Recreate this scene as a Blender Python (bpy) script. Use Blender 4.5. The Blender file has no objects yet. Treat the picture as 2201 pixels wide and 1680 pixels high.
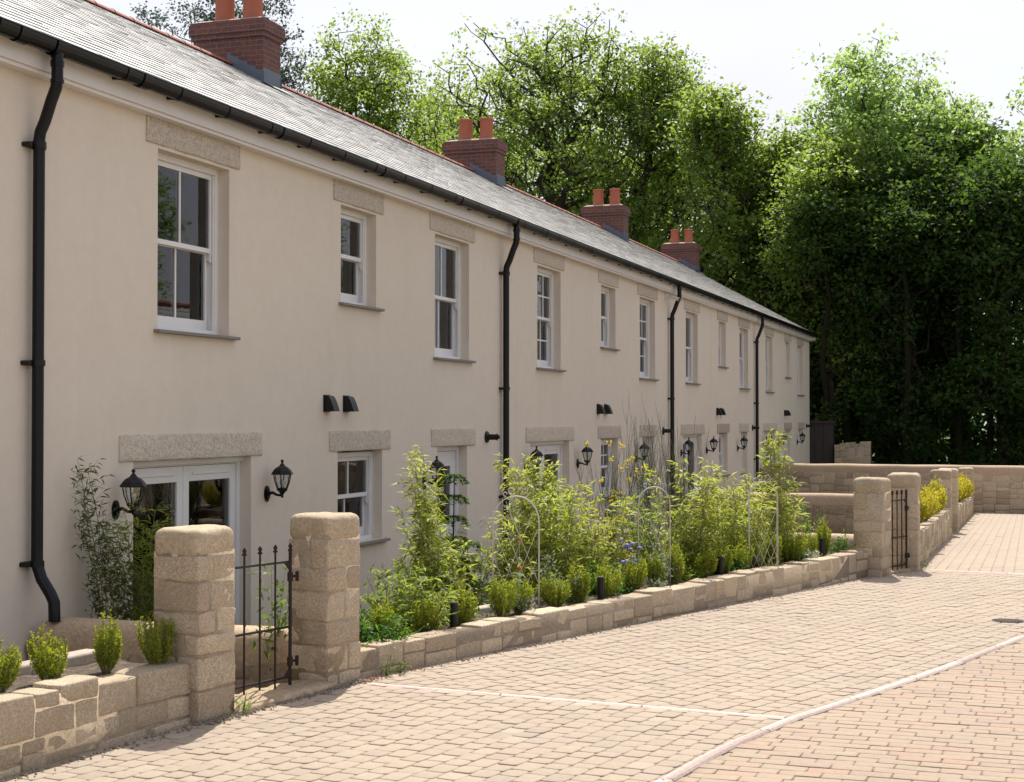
import bpy, math, random
import numpy as np
from mathutils import Vector, noise
R = math.radians
scene = bpy.context.scene
COL = scene.collection
# ------------------------------------------------------------------ camera
TH, PT, EYE = R(18.5826), R(0.9851), 1.8
cam_d = bpy.data.cameras.new('camera')
cam = bpy.data.objects.new('camera', cam_d)
COL.objects.link(cam)
cam.location = (0, 0, EYE)
cam.rotation_euler = (R(90) + PT, 0, TH - R(90))
cam_d.sensor_width = 36
cam_d.lens = 3315 / 2201 * 36
cam_d.clip_end = 900
scene.camera = cam
# ------------------------------------------------------------------ sky, sun, exposure
SUN_EL, SUN_AZ = R(55), R(13)           # the sun stands ahead of the camera, a little over the houses
w = bpy.data.worlds.new('World')
scene.world = w
w.use_nodes = True
nt = w.node_tree
nt.nodes.clear()
sky = nt.nodes.new('ShaderNodeTexSky')
sky.sky_type = 'NISHITA'
sky.sun_disc = False
sky.sun_elevation = SUN_EL
sky.sun_rotation = R(90) - SUN_AZ
sky.dust_density = 3.0
sky.air_density = 1.0
sky.ozone_density = 1.0
bg = nt.nodes.new('ShaderNodeBackground')
bg.inputs['Strength'].default_value = 0.15
tc = nt.nodes.new('ShaderNodeTexCoord')
mp = nt.nodes.new('ShaderNodeMapping')
mp.inputs['Scale'].default_value = (1.2, 1.2, 4.0)
nz = nt.nodes.new('ShaderNodeTexNoise')
nz.inputs['Scale'].default_value = 1.6
nz.inputs['Detail'].default_value = 6
rp = nt.nodes.new('ShaderNodeValToRGB')
rp.color_ramp.elements[0].position = 0.3
rp.color_ramp.elements[0].color = (0.62, 0.62, 0.62, 1)
rp.color_ramp.elements[1].position = 0.7
rp.color_ramp.elements[1].color = (0.9, 0.9, 0.9, 1)
ml = nt.nodes.new('ShaderNodeMath'); ml.operation = 'MULTIPLY'
sx = nt.nodes.new('ShaderNodeSeparateXYZ')
mr = nt.nodes.new('ShaderNodeMapRange')              # the veil of cloud is thickest low down
mr.inputs[1].default_value = .25; mr.inputs[2].default_value = .9; mr.inputs[3].default_value = 1.08; mr.inputs[4].default_value = .65
mx = nt.nodes.new('ShaderNodeMix')
mx.data_type = 'RGBA'
mx.inputs[7].default_value = (4.2, 4.15, 4.5, 1)     # thin high cloud
for a, b in ((tc.outputs['Generated'], mp.inputs[0]), (mp.outputs[0], nz.inputs['Vector']), (nz.outputs['Fac'], rp.inputs[0]),
             (rp.outputs[0], ml.inputs[0]), (tc.outputs['Generated'], sx.inputs[0]), (sx.outputs[2], mr.inputs[0]), (mr.outputs[0], ml.inputs[1]), (ml.outputs[0], mx.inputs[0]), (sky.outputs[0], mx.inputs[6]), (mx.outputs[2], bg.inputs[0])):
    nt.links.new(a, b)
wo = nt.nodes.new('ShaderNodeOutputWorld')
nt.links.new(bg.outputs[0], wo.inputs[0])
sd = bpy.data.lights.new('sun', 'SUN')
sd.energy = 4.7
sd.angle = R(0.55)
sd.color = (1.0, 0.94, 0.85)
sun = bpy.data.objects.new('sun', sd)
COL.objects.link(sun)
sv = Vector((math.cos(SUN_EL) * math.cos(SUN_AZ), math.cos(SUN_EL) * math.sin(SUN_AZ), math.sin(SUN_EL)))
sun.rotation_euler = sv.to_track_quat('Z', 'Y').to_euler()
sun.location = (0, 0, 30)
scene.view_settings.view_transform = 'Standard'
scene.view_settings.look = 'None'
scene.view_settings.exposure = 0.5
scene.view_settings.gamma = 1
cy = scene.cycles
cy.max_bounces = 8
cy.diffuse_bounces = 3
cy.glossy_bounces = 3
cy.transmission_bounces = 4
cy.transparent_max_bounces = 10
cy.caustics_reflective = False
cy.caustics_refractive = False
cy.use_fast_gi = False

# ------------------------------------------------------------------ helpers
def tag(o, label=None, cat=None, group=None, kind=None):
    if label: o['label'] = label
    if cat: o['category'] = cat
    if group: o['group'] = group
    if kind: o['kind'] = kind
    return o

def empty(name, loc, label, cat, group=None):
    o = bpy.data.objects.new(name, None)
    o.location = loc
    o.empty_display_size = 0.2
    COL.objects.link(o)
    return tag(o, label, cat, group)

def copy_tree(o, parent=None):
    c = o.copy()
    COL.objects.link(c)
    c.parent = parent
    for ch in [x for x in o.children]:
        copy_tree(ch, c)
    return c

class MB:
    def __init__(s):
        s.v = []; s.f = []; s.m = []
    def add(s, vs, fs, mat=0):
        n = len(s.v)
        s.v.extend([tuple(x) for x in vs])
        s.f.extend([tuple(i + n for i in f) for f in fs])
        s.m.extend([mat] * len(fs))
    def box(s, x0, x1, y0, y1, z0, z1, mat=0, fn=None):
        vs = [(x, y, z) for z in (z0, z1) for y in (y0, y1) for x in (x0, x1)]
        if fn: vs = [fn(*p) for p in vs]
        s.add(vs, [(0, 2, 3, 1), (4, 5, 7, 6), (0, 1, 5, 4), (2, 6, 7, 3), (0, 4, 6, 2), (1, 3, 7, 5)], mat)
    def tube(s, path, r, n=8, mat=0, caps=True):
        path = [Vector(p) for p in path]
        rs = r if isinstance(r, (list, tuple)) else [r] * len(path)
        vs = []; fs = []
        up = Vector((0, 0, 1))
        for i, p in enumerate(path):
            a = path[max(i - 1, 0)]; b = path[min(i + 1, len(path) - 1)]
            d = (b - a)
            d = d.normalized() if d.length > 1e-9 else Vector((0, 0, 1))
            if i == 0:
                q = up if abs(d.z) < 0.9 else Vector((1, 0, 0))
                e1 = d.cross(q).normalized()
            else:
                e1 = (e1 - d * e1.dot(d))
                e1 = e1.normalized() if e1.length > 1e-6 else d.orthogonal().normalized()
            e2 = d.cross(e1)
            for k in range(n):
                t = 2 * math.pi * k / n
                vs.append(p + (e1 * math.cos(t) + e2 * math.sin(t)) * rs[i])
        for i in range(len(path) - 1):
            for k in range(n):
                k2 = (k + 1) % n
                fs.append((i * n + k, i * n + k2, (i + 1) * n + k2, (i + 1) * n + k))
        if caps:
            fs.append(tuple(range(n - 1, -1, -1)))
            fs.append(tuple((len(path) - 1) * n + k for k in range(n)))
        s.add(vs, fs, mat)
    def lathe(s, prof, c=(0, 0, 0), n=16, mat=0, rot=0.0):
        vs = []; fs = []
        for r, z in prof:
            for k in range(n):
                t = 2 * math.pi * k / n + rot
                vs.append((c[0] + r * math.cos(t), c[1] + r * math.sin(t), c[2] + z))
        for i in range(len(prof) - 1):
            for k in range(n):
                k2 = (k + 1) % n
                fs.append((i * n + k, i * n + k2, (i + 1) * n + k2, (i + 1) * n + k))
        s.add(vs, fs, mat)
    def build(s, name, mats, parent=None, smooth=False, merge=False, uv=False, bevel=0, label=None, tint=None):
        me = bpy.data.meshes.new(name)
        me.from_pydata(s.v, [], s.f)
        if not isinstance(mats, (list, tuple)): mats = [mats]
        for m in mats: me.materials.append(m)
        if len(mats) > 1: me.polygons.foreach_set('material_index', s.m)
        if smooth: me.polygons.foreach_set('use_smooth', [True] * len(me.polygons))
        if merge:
            import bmesh
            bm = bmesh.new(); bm.from_mesh(me)
            bmesh.ops.remove_doubles(bm, verts=bm.verts, dist=1e-5)
            bm.to_mesh(me); bm.free()
        if uv:
            l = me.uv_layers.new(name='UVMap')
            for p in me.polygons:
                nx, ny, nzz = abs(p.normal.x), abs(p.normal.y), abs(p.normal.z)
                for li in p.loop_indices:
                    c = me.vertices[me.loops[li].vertex_index].co
                    l.data[li].uv = (c.y, c.z) if nx >= ny and nx >= nzz else ((c.x, c.z) if ny >= nzz else (c.x, c.y))
        me.update()
        o = bpy.data.objects.new(name, me)
        COL.objects.link(o)
        if bevel:
            b = o.modifiers.new('bevel', 'BEVEL'); b.width = bevel; b.segments = 2; b.limit_method = 'ANGLE'
        if parent is not None:
            o.parent = parent
            if parent.type == 'EMPTY':
                o.location = -Vector(parent.location)     # meshes are written in world coordinates
        if label: o['label'] = label
        return o

def np_mesh(name, V, F, mat, parent=None, world=True):
    """V (n,3) array, F (m,k) array of equal faces."""
    me = bpy.data.meshes.new(name)
    k = F.shape[1]
    me.vertices.add(len(V)); me.vertices.foreach_set('co', V.astype(np.float32).ravel())
    me.loops.add(F.size); me.loops.foreach_set('vertex_index', F.astype(np.int32).ravel())
    me.polygons.add(len(F)); me.polygons.foreach_set('loop_start', np.arange(0, F.size, k, dtype=np.int32))
    me.update(calc_edges=True)
    me.materials.append(mat)
    o = bpy.data.objects.new(name, me)
    COL.objects.link(o)
    if parent is not None:
        o.parent = parent
        if world and parent.type == 'EMPTY': o.location = -Vector(parent.location)
    return o

def unit(a):
    return a / np.maximum(np.linalg.norm(a, axis=1, keepdims=True), 1e-9)

def leaf_arrays(P, Dv, N, L, W):
    """one pointed leaf (4 vertices, bent along its rib) at each P, along Dv, facing N."""
    Dv = unit(Dv); S = unit(np.cross(Dv, N)); N2 = np.cross(S, Dv)
    L = L[:, None]; W = W[:, None]
    V = np.stack([P, P + Dv * L * .42 + S * W * .5 + N2 * L * .06, P + Dv * L - N2 * L * .10, P + Dv * L * .42 - S * W * .5 + N2 * L * .06], 1)
    return V.reshape(-1, 3)

def leaves_obj(name, V, mat, parent=None, world=True):
    F = np.arange(len(V)).reshape(-1, 4)
    return np_mesh(name, V, F, mat, parent, world)

# ------------------------------------------------------------------ materials
def mat(name):
    m = bpy.data.materials.new(name); m.use_nodes = True
    t = m.node_tree; b = t.nodes['Principled BSDF']
    return m, t, b
def N(t, kind, **kw):
    n = t.nodes.new(kind)
    for k, v in kw.items():
        if k.startswith('i_'): n.inputs[k[2:].replace('_', ' ')].default_value = v
        else: setattr(n, k, v)
    return n
def ramp(t, src, stops):
    r = t.nodes.new('ShaderNodeValToRGB')
    el = r.color_ramp.elements
    while len(el) < len(stops): el.new(0.5)
    for e, (p, c) in zip(el, stops):
        e.position = p; e.color = (*c, 1) if len(c) == 3 else c
    t.links.new(src, r.inputs[0]); return r.outputs[0]
def mixc(t, fac, a, b, mode='MIX'):
    m = t.nodes.new('ShaderNodeMix'); m.data_type = 'RGBA'; m.blend_type = mode
    for i, s in ((0, fac), (6, a), (7, b)):
        if hasattr(s, 'is_output'): t.links.new(s, m.inputs[i])
        elif i == 0: m.inputs[0].default_value = s
        else: m.inputs[i].default_value = (*s, 1)
    return m.outputs[2]
def noise_tex(t, scale, detail=4, rough=.55, coord='Object', vec=None):
    n = N(t, 'ShaderNodeTexNoise'); n.inputs['Scale'].default_value = scale
    n.inputs['Detail'].default_value = detail; n.inputs['Roughness'].default_value = rough
    if vec is None:
        vec = t.nodes.new('ShaderNodeTexCoord').outputs[coord]
    t.links.new(vec, n.inputs['Vector']); return n.outputs['Fac']
def world_pos(t):
    return t.nodes.new('ShaderNodeNewGeometry').outputs['Position']
def island(t):
    return t.nodes.new('ShaderNodeNewGeometry').outputs['Random Per Island']
def bump(t, b, h, strength, dist=.01):
    n = N(t, 'ShaderNodeBump'); n.inputs['Strength'].default_value = strength; n.inputs['Distance'].default_value = dist
    t.links.new(h, n.inputs['Height']); t.links.new(n.outputs[0], b.inputs['Normal']); return n
def simple(name, col, rough=.5, metal=0, spec=.5, var=None, vscale=8):
    m, t, b = mat(name)
    b.inputs['Base Color'].default_value = (*col, 1)
    b.inputs['Roughness'].default_value = rough; b.inputs['Metallic'].default_value = metal
    b.inputs['Specular IOR Level'].default_value = spec
    if var:
        f = noise_tex(t, vscale, 5, vec=world_pos(t))
        t.links.new(mixc(t, f, col, var), b.inputs['Base Color'])
    return m

M = {}
# painted render of the house fronts
m, t, b = mat('house_render'); M['render'] = m
p = world_pos(t)
f1 = noise_tex(t, .35, 4, vec=p); f2 = noise_tex(t, 9, 6, .6, vec=p)
c = ramp(t, f1, [(.3, (.68, .60, .50)), (.7, (.715, .635, .535))])
c = mixc(t, .16, c, ramp(t, f2, [(.35, (.60, .53, .44)), (.65, (.76, .68, .58))]))
st = N(t, 'ShaderNodeMapping'); st.inputs['Scale'].default_value = (2.2, 2.2, .18); t.links.new(p, st.inputs[0])
f3 = noise_tex(t, 1.0, 5, .6, vec=st.outputs[0])
c = mixc(t, ramp(t, f3, [(.5, (0, 0, 0)), (.78, (.26, .26, .26))]), c, (.56, .49, .41))
t.links.new(c, b.inputs['Base Color']); b.inputs['Roughness'].default_value = .93; b.inputs['Specular IOR Level'].default_value = .2
bump(t, b, noise_tex(t, 55, 5, .65, vec=p), .35, .006)
M['reveal'] = M['render']
# speckled granite of lintels
def granite(name, c0, c1, c2, bs=.4, sc=70, moss=None):
    m, t, b = mat(name); p = world_pos(t)
    v = N(t, 'ShaderNodeTexVoronoi'); v.inputs['Scale'].default_value = sc; t.links.new(p, v.inputs['Vector'])
    sp = ramp(t, v.outputs['Color'], [(.15, c0), (.5, c1), (.85, c2)])
    f = noise_tex(t, 5, 6, .6, vec=p)
    c = mixc(t, ramp(t, f, [(.35, (.15,) * 3), (.7, (.55,) * 3)]), sp, c1)
    iv = island(t)
    c = mixc(t, .75, c, ramp(t, iv, [(0, (.70, .66, .62)), (.5, (1, .97, .93)), (1, (1.22, 1.18, 1.10))]), 'MULTIPLY')
    if moss:
        c = mixc(t, ramp(t, noise_tex(t, 2.3, 6, .65, vec=p), [(.5, (0,) * 3), (.72, (.6,) * 3)]), c, moss)
    t.links.new(c, b.inputs['Base Color']); b.inputs['Roughness'].default_value = .9; b.inputs['Specular IOR Level'].default_value = .25
    bump(t, b, noise_tex(t, sc * .45, 7, .75, vec=p), bs, .008)
    return m
M['lintel'] = granite('lintel_granite', (.34, .30, .255), (.49, .44, .38), (.62, .57, .50), .5, 60)
M['stone'] = granite('wall_stone', (.30, .24, .17), (.45, .37, .27), (.64, .56, .44), .7, 150, (.31, .235, .15))
M['mortar'] = granite('mortar', (.30, .24, .17), (.385, .315, .23), (.46, .385, .29), .6, 70)
M['cap'] = granite('lime_capping', (.36, .275, .19), (.44, .34, .235), (.52, .41, .30), .6, 60)
M['pcap'] = granite('pillar_capping', (.33, .27, .19), (.43, .355, .26), (.53, .45, .34), .7, 70, (.34, .25, .16))
M['earthwall'] = granite('washed_stone', (.26, .20, .135), (.35, .275, .19), (.43, .35, .26), .8, 40, (.22, .165, .09))
M['pale'] = granite('pale_concrete', (.36, .305, .26), (.45, .385, .335), (.52, .455, .405), .4, 60)
# plain things
M['white'] = simple('white_frame', (.78, .77, .76), .32, var=(.70, .69, .68), vscale=5)
M['fascia'] = simple('white_fascia_paint', (.74, .71, .68), .5, var=(.66, .62, .58), vscale=3)
M['black'] = simple('black_gloss', (.0035, .0035, .005), .3, spec=.28)
M['blackmatt'] = simple('black_metal', (.006, .006, .007), .45, spec=.3, var=(.014, .013, .012), vscale=12)
M['iron'] = simple('gate_iron', (.007, .006, .007), .5, spec=.3, var=(.03, .014, .009), vscale=16)
M['lead'] = simple('lead_flashing', (.075, .095, .13), .5, var=(.12, .14, .17), vscale=9)
M['sill'] = simple('slate_sill', (.16, .145, .13), .6, var=(.24, .22, .2), vscale=12)
M['room'] = simple('room_plaster', (.52, .50, .48), .9)
M['curtain'] = simple('curtain_cloth', (.78, .75, .72), .9, var=(.62, .60, .58), vscale=3)
M['dark'] = simple('dark_timber', (.035, .028, .027), .8, var=(.06, .048, .043), vscale=7)
M['terracotta'] = simple('terracotta', (.42, .115, .055), .65, var=(.33, .10, .06), vscale=7)
M['ridge'] = simple('red_ridge_clay', (.40, .13, .085), .7, var=(.30, .12, .09), vscale=5)
M['whitewire'] = simple('white_wire', (.62, .58, .54), .6, var=(.46, .40, .35), vscale=15)
M['gravel'] = simple('loose_grit', (.30, .25, .19), .9, var=(.10, .08, .06), vscale=60)
M['iron_cover'] = simple('cast_iron', (.07, .06, .058), .85, spec=.15, var=(.045, .038, .036), vscale=30)
M['petal_y'] = simple('yellow_petal', (.85, .68, .02), .6)
M['petal_b'] = simple('blue_petal', (.20, .20, .62), .6)
M['bead_r'] = simple('red_bead', (.6, .03, .02), .2)
M['bead_b'] = simple('blue_bead', (.35, .5, .75), .1)
M['door'] = simple('white_door', (.72, .72, .72), .4)
# glass
m, t, b = mat('window_glass'); M['glass'] = m
t.nodes.remove(b)
gl = N(t, 'ShaderNodeBsdfGlossy'); gl.inputs['Roughness'].default_value = .015; gl.inputs['Color'].default_value = (.95, .97, 1, 1)
tr = N(t, 'ShaderNodeBsdfTransparent'); tr.inputs['Color'].default_value = (.93, .95, .94, 1)
fr = N(t, 'ShaderNodeFresnel'); fr.inputs['IOR'].default_value = 1.5
ms = N(t, 'ShaderNodeMixShader')
bn = N(t, 'ShaderNodeBump'); bn.inputs['Strength'].default_value = .02; bn.inputs['Distance'].default_value = .02
t.links.new(noise_tex(t, 3.0, 2, vec=world_pos(t)), bn.inputs['Height']); t.links.new(bn.outputs[0], gl.inputs['Normal'])
t.links.new(fr.outputs[0], ms.inputs[0]); t.links.new(tr.outputs[0], ms.inputs[1]); t.links.new(gl.outputs[0], ms.inputs[2])
t.links.new(ms.outputs[0], t.nodes['Material Output'].inputs[0])
m, t, b = mat('lantern_glass'); M['lglass'] = m
t.nodes.remove(b)
gl = N(t, 'ShaderNodeBsdfGlossy'); gl.inputs['Roughness'].default_value = .05
tr = N(t, 'ShaderNodeBsdfTransparent'); tr.inputs['Color'].default_value = (.86, .88, .88, 1)
ms = N(t, 'ShaderNodeMixShader'); ms.inputs[0].default_value = .14
t.links.new(tr.outputs[0], ms.inputs[1]); t.links.new(gl.outputs[0], ms.inputs[2]); t.links.new(ms.outputs[0], t.nodes['Material Output'].inputs[0])
# roof slates
m, t, b = mat('roof_slate'); M['slate'] = m
p = world_pos(t)
c = ramp(t, island(t), [(0, (.30, .288, .265)), (.45, (.315, .304, .28)), (.8, (.325, .314, .288)), (1, (.34, .328, .30))])
c = mixc(t, .2, c, ramp(t, noise_tex(t, 6, 6, .6, vec=p), [(.3, (.22, .21, .19)), (.7, (.34, .32, .29))]))
t.links.new(c, b.inputs['Base Color']); b.inputs['Roughness'].default_value = .40; b.inputs['Specular IOR Level'].default_value = .75
bump(t, b, noise_tex(t, 20, 3, .5, vec=p), .12, .005)
# bricks of the chimneys
m, t, b = mat('red_brick'); M['brick'] = m
br = N(t, 'ShaderNodeTexBrick'); br.inputs['Scale'].default_value = 1
br.inputs['Brick Width'].default_value = .225; br.inputs['Row Height'].default_value = .075; br.inputs['Mortar Size'].default_value = .006
br.inputs['Color1'].default_value = (.17, .055, .042, 1); br.inputs['Color2'].default_value = (.085, .038, .036, 1); br.inputs['Mortar'].default_value = (.20, .16, .14, 1)
br.inputs['Mortar Smooth'].default_value = .2
t.links.new(t.nodes.new('ShaderNodeUVMap').outputs[0], br.inputs['Vector'])
c = mixc(t, .4, br.outputs['Color'], ramp(t, noise_tex(t, 22, 5, vec=world_pos(t)), [(.3, (.06, .03, .028)), (.7, (.22, .10, .075))]))
t.links.new(c, b.inputs['Base Color']); b.inputs['Roughness'].default_value = .85
inv = N(t, 'ShaderNodeMath', operation='SUBTRACT'); inv.inputs[0].default_value = 1; t.links.new(br.outputs['Fac'], inv.inputs[1])
bump(t, b, inv.outputs[0], .6, .01)
# paving setts and brick pavers
def paver(name, stops, spots=.25):
    m, t, b = mat(name); p = world_pos(t)
    c = ramp(t, island(t), stops)
    c = mixc(t, .35, c, ramp(t, noise_tex(t, 28, 6, .7, vec=p), [(.3, (.26, .205, .15)), (.7, (.44, .355, .27))]))
    c = mixc(t, ramp(t, noise_tex(t, .55, 5, .6, vec=p), [(.4, (0,) * 3), (.75, (.45,) * 3)]), c, (.40, .32, .235))
    t.links.new(c, b.inputs['Base Color']); b.inputs['Roughness'].default_value = .88; b.inputs['Specular IOR Level'].default_value = .25
    bump(t, b, noise_tex(t, 90, 5, .7, vec=p), .4, .004)
    return m
M['sett'] = paver('sett_concrete', [(0, (.295, .24, .195)), (.25, (.33, .275, .212)), (.5, (.345, .29, .222)), (.75, (.34, .27, .218)), (.93, (.32, .265, .215)), (1, (.39, .335, .265))])
M['pbrick'] = paver('clay_paver', [(0, (.28, .21, .175)), (.3, (.32, .25, .18)), (.55, (.32, .235, .175)), (.8, (.295, .24, .18)), (.95, (.345, .215, .16)), (1, (.28, .21, .185))])
M['sand'] = paver('jointing_sand', [(0, (.27, .22, .16)), (1, (.29, .235, .17))])
M['kerb'] = granite('kerb_concrete', (.34, .275, .25), (.42, .345, .315), (.50, .42, .385), .3, 80)
M['strip'] = granite('pale_strip', (.52, .44, .40), (.62, .53, .49), (.68, .60, .56), .3, 80)
# soil, ground, turf
m, t, b = mat('garden_soil'); M['soil'] = m
p = world_pos(t)
t.links.new(ramp(t, noise_tex(t, 14, 7, .7, vec=p), [(.3, (.05, .038, .026)), (.55, (.12, .09, .06)), (.75, (.30, .25, .18))]), b.inputs['Base Color'])
b.inputs['Roughness'].default_value = .95; bump(t, b, noise_tex(t, 30, 6, .7, vec=p), .9, .03)
m, t, b = mat('woodland_floor'); M['floor'] = m
p = world_pos(t)
t.links.new(ramp(t, noise_tex(t, 1.3, 8, .7, vec=p), [(.35, (.04, .035, .02)), (.5, (.045, .06, .02)), (.7, (.07, .09, .03))]), b.inputs['Base Color'])
b.inputs['Roughness'].default_value = .95
# bark, stems
M['bark'] = simple('bark', (.035, .028, .022), .9, spec=.15, var=(.065, .054, .04), vscale=7)
M['barkdark'] = simple('bark_shaded', (.012, .013, .008), .95, spec=.05, var=(.026, .026, .014), vscale=7)  # bark colour darkened to carry the shade of the wood
M['stem'] = simple('green_stem', (.10, .13, .04), .6, var=(.22, .17, .05), vscale=9)
M['greystem'] = simple('twiggy_stem', (.06, .10, .035), .8, var=(.12, .13, .07), vscale=9)
def leafmat(name, d0, d1, tr0, tr1, rough=.5, tfac=.5, spec=.35, tip=None):
    m, t, b = mat(name)
    iv = island(t)
    big = noise_tex(t, .9, 3, vec=world_pos(t))
    mixv = N(t, 'ShaderNodeMath', operation='ADD'); t.links.new(iv, mixv.inputs[0]); t.links.new(big, mixv.inputs[1])
    hv = N(t, 'ShaderNodeMath', operation='MULTIPLY'); hv.inputs[1].default_value = .5; t.links.new(mixv.outputs[0], hv.inputs[0])
    stops = [(.15, d0), (.8, d1)] + ([(.93, tip)] if tip else [])
    c = ramp(t, hv.outputs[0], stops)
    b.inputs['Roughness'].default_value = rough; b.inputs['Specular IOR Level'].default_value = spec
    t.links.new(c, b.inputs['Base Color'])
    tl = N(t, 'ShaderNodeBsdfTranslucent')
    stops = [(.15, tr0), (.8, tr1)] + ([(.93, tip)] if tip else [])
    t.links.new(ramp(t, hv.outputs[0], stops), tl.inputs[0])
    ms = N(t, 'ShaderNodeMixShader'); ms.inputs[0].default_value = tfac
    t.links.new(b.outputs[0], ms.inputs[1]); t.links.new(tl.outputs[0], ms.inputs[2])
    t.links.new(ms.outputs[0], t.nodes['Material Output'].inputs[0])
    return m
M['leaf_oak'] = leafmat('leaf_olive_green', (.07, .12, .028), (.16, .22, .05), (.20, .34, .04), (.48, .62, .09), tip=(.50, .46, .13))
M['leaf_syc'] = leafmat('leaf_mid_green', (.025, .065, .012), (.06, .11, .02), (.07, .20, .02), (.20, .36, .04))
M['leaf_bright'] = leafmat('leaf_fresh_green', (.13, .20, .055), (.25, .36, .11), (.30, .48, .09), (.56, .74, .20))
M['leaf_pine'] = leafmat('leaf_blue_green', (.06, .09, .07), (.10, .14, .11), (.06, .10, .06), (.12, .17, .11), tfac=.3)
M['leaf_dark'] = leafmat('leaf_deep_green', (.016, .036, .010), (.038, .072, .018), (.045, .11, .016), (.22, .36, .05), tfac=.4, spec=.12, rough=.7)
M['bamboo'] = leafmat('bamboo_leaf', (.16, .20, .035), (.34, .36, .07), (.28, .38, .03), (.66, .70, .10), tip=(.62, .45, .13))
M['bamboo2'] = leafmat('bamboo_leaf_green', (.09, .14, .025), (.22, .27, .05), (.20, .32, .025), (.50, .58, .07))
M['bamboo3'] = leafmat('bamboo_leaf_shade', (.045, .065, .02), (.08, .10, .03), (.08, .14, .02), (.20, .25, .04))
M['box'] = leafmat('box_leaf', (.10, .16, .015), (.30, .33, .03), (.16, .26, .01), (.56, .58, .04), tip=(.60, .36, .05))
M['silver'] = leafmat('silver_leaf', (.20, .26, .17), (.42, .46, .34), (.14, .22, .10), (.30, .36, .22), tfac=.3)
M['fern'] = leafmat('feathery_leaf', (.02, .05, .02), (.05, .10, .02), (.05, .14, .01), (.16, .34, .03))
M['redleaf'] = leafmat('bronze_leaf', (.07, .05, .02), (.16, .14, .04), (.16, .12, .03), (.34, .30, .06), tip=(.42, .10, .06))
M['weed'] = leafmat('weed_leaf', (.06, .10, .02), (.14, .19, .05), (.12, .22, .03), (.26, .38, .06))

# ------------------------------------------------------------------ ground
def gz(x):
    """height of the road surface along the terrace: level, then falling gently beyond the second gate"""
    if x < 17: return 0.0
    if x < 20: return -.0285 * (x - 17) ** 2 / 6
    if x < 42: return -.0285 * (x - 18.5)
    return -.67 - .004 * min(x - 42, 60)

def sheet(name, outline, z, m, kind='structure', follow=True, step=2.0, sides=0.0):
    """flat or road-following sheet; outline given as (x, y_low, y_high) stations"""
    b = MB(); vs = []; fs = []
    st = []
    for (a, b2) in zip(outline[:-1], outline[1:]):
        n = max(1, int(math.ceil((b2[0] - a[0]) / step)))
        for i in range(n):
            k = i / n
            st.append(tuple(a[j] + (b2[j] - a[j]) * k for j in range(3)))
    st.append(outline[-1])
    for x, y0, y1 in st:
        h = z + (gz(x) if follow else 0)
        vs += [(x, y0, h), (x, y1, h)]
    for i in range(len(st) - 1):
        fs.append((2 * i, 2 * i + 2, 2 * i + 3, 2 * i + 1))
    b.add(vs, fs)
    o = b.build(name, m); o['kind'] = kind
    return o

# outer line of the garden walls (front face at the road), measured on the plan
WA = [(-6.0, 6.25), (8.03, 4.645)]
WB = [(9.72, 4.38), (17.98, 1.72)]
WC = [(19.0, 1.30), (41.6, 1.42)]
def front_y(x):
    pts = [(-8, 6.48), (8.03, 4.645), (9.72, 4.38), (17.98, 1.72), (19.0, 1.30), (42, 1.42)]
    for a, b2 in zip(pts[:-1], pts[1:]):
        if x <= b2[0]: return a[1] + (b2[1] - a[1]) * (x - a[0]) / (b2[0] - a[0])
    return 1.42
KERB = [(-8, 2.30), (0, 2.22), (5, 2.02), (6.5, 1.86), (7.5, 1.70), (8.09, 1.61), (8.5, 1.53), (8.86, 1.44), (9.29, 1.33), (9.73, 1.17), (10.64, .86), (11.52, .57), (12.4, .32), (13.3, .06), (15.2, -1.0), (16.4, -2.6), (17.0, -5), (17.1, -14)]
def kerb_y(x):
    for a, b2 in zip(KERB[:-1], KERB[1:]):
        if x <= b2[0]: return a[1] + (b2[1] - a[1]) * (x - a[0]) / max(b2[0] - a[0], 1e-6)
    return -14
# far ground
g = MB()
xs = [-60, -8, 17, 20, 42, 60, 110, 400]; ys = [-300, -40, -14, 0, 14, 60, 300]
vs = [(x, y, min(gz(x), 0) - .95 - (0 if abs(y) < 15 else 0)) for x in xs for y in ys]
fs = [(i * len(ys) + j, (i + 1) * len(ys) + j, (i + 1) * len(ys) + j + 1, i * len(ys) + j + 1) for i in range(len(xs) - 1) for j in range(len(ys) - 1)]
g.add(vs, fs); o = g.build('ground', M['floor']); o['kind'] = 'structure'
# sand bed under the setts
st = [(x, -13.5, front_y(x) + .12) for x in [-8, -3, 2, 5, 8.03, 9.72, 12, 15, 17.98, 19.0, 25, 30, 35, 41.9]]
sheet('pavement_base', st, -.001, M['sand'])

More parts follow.
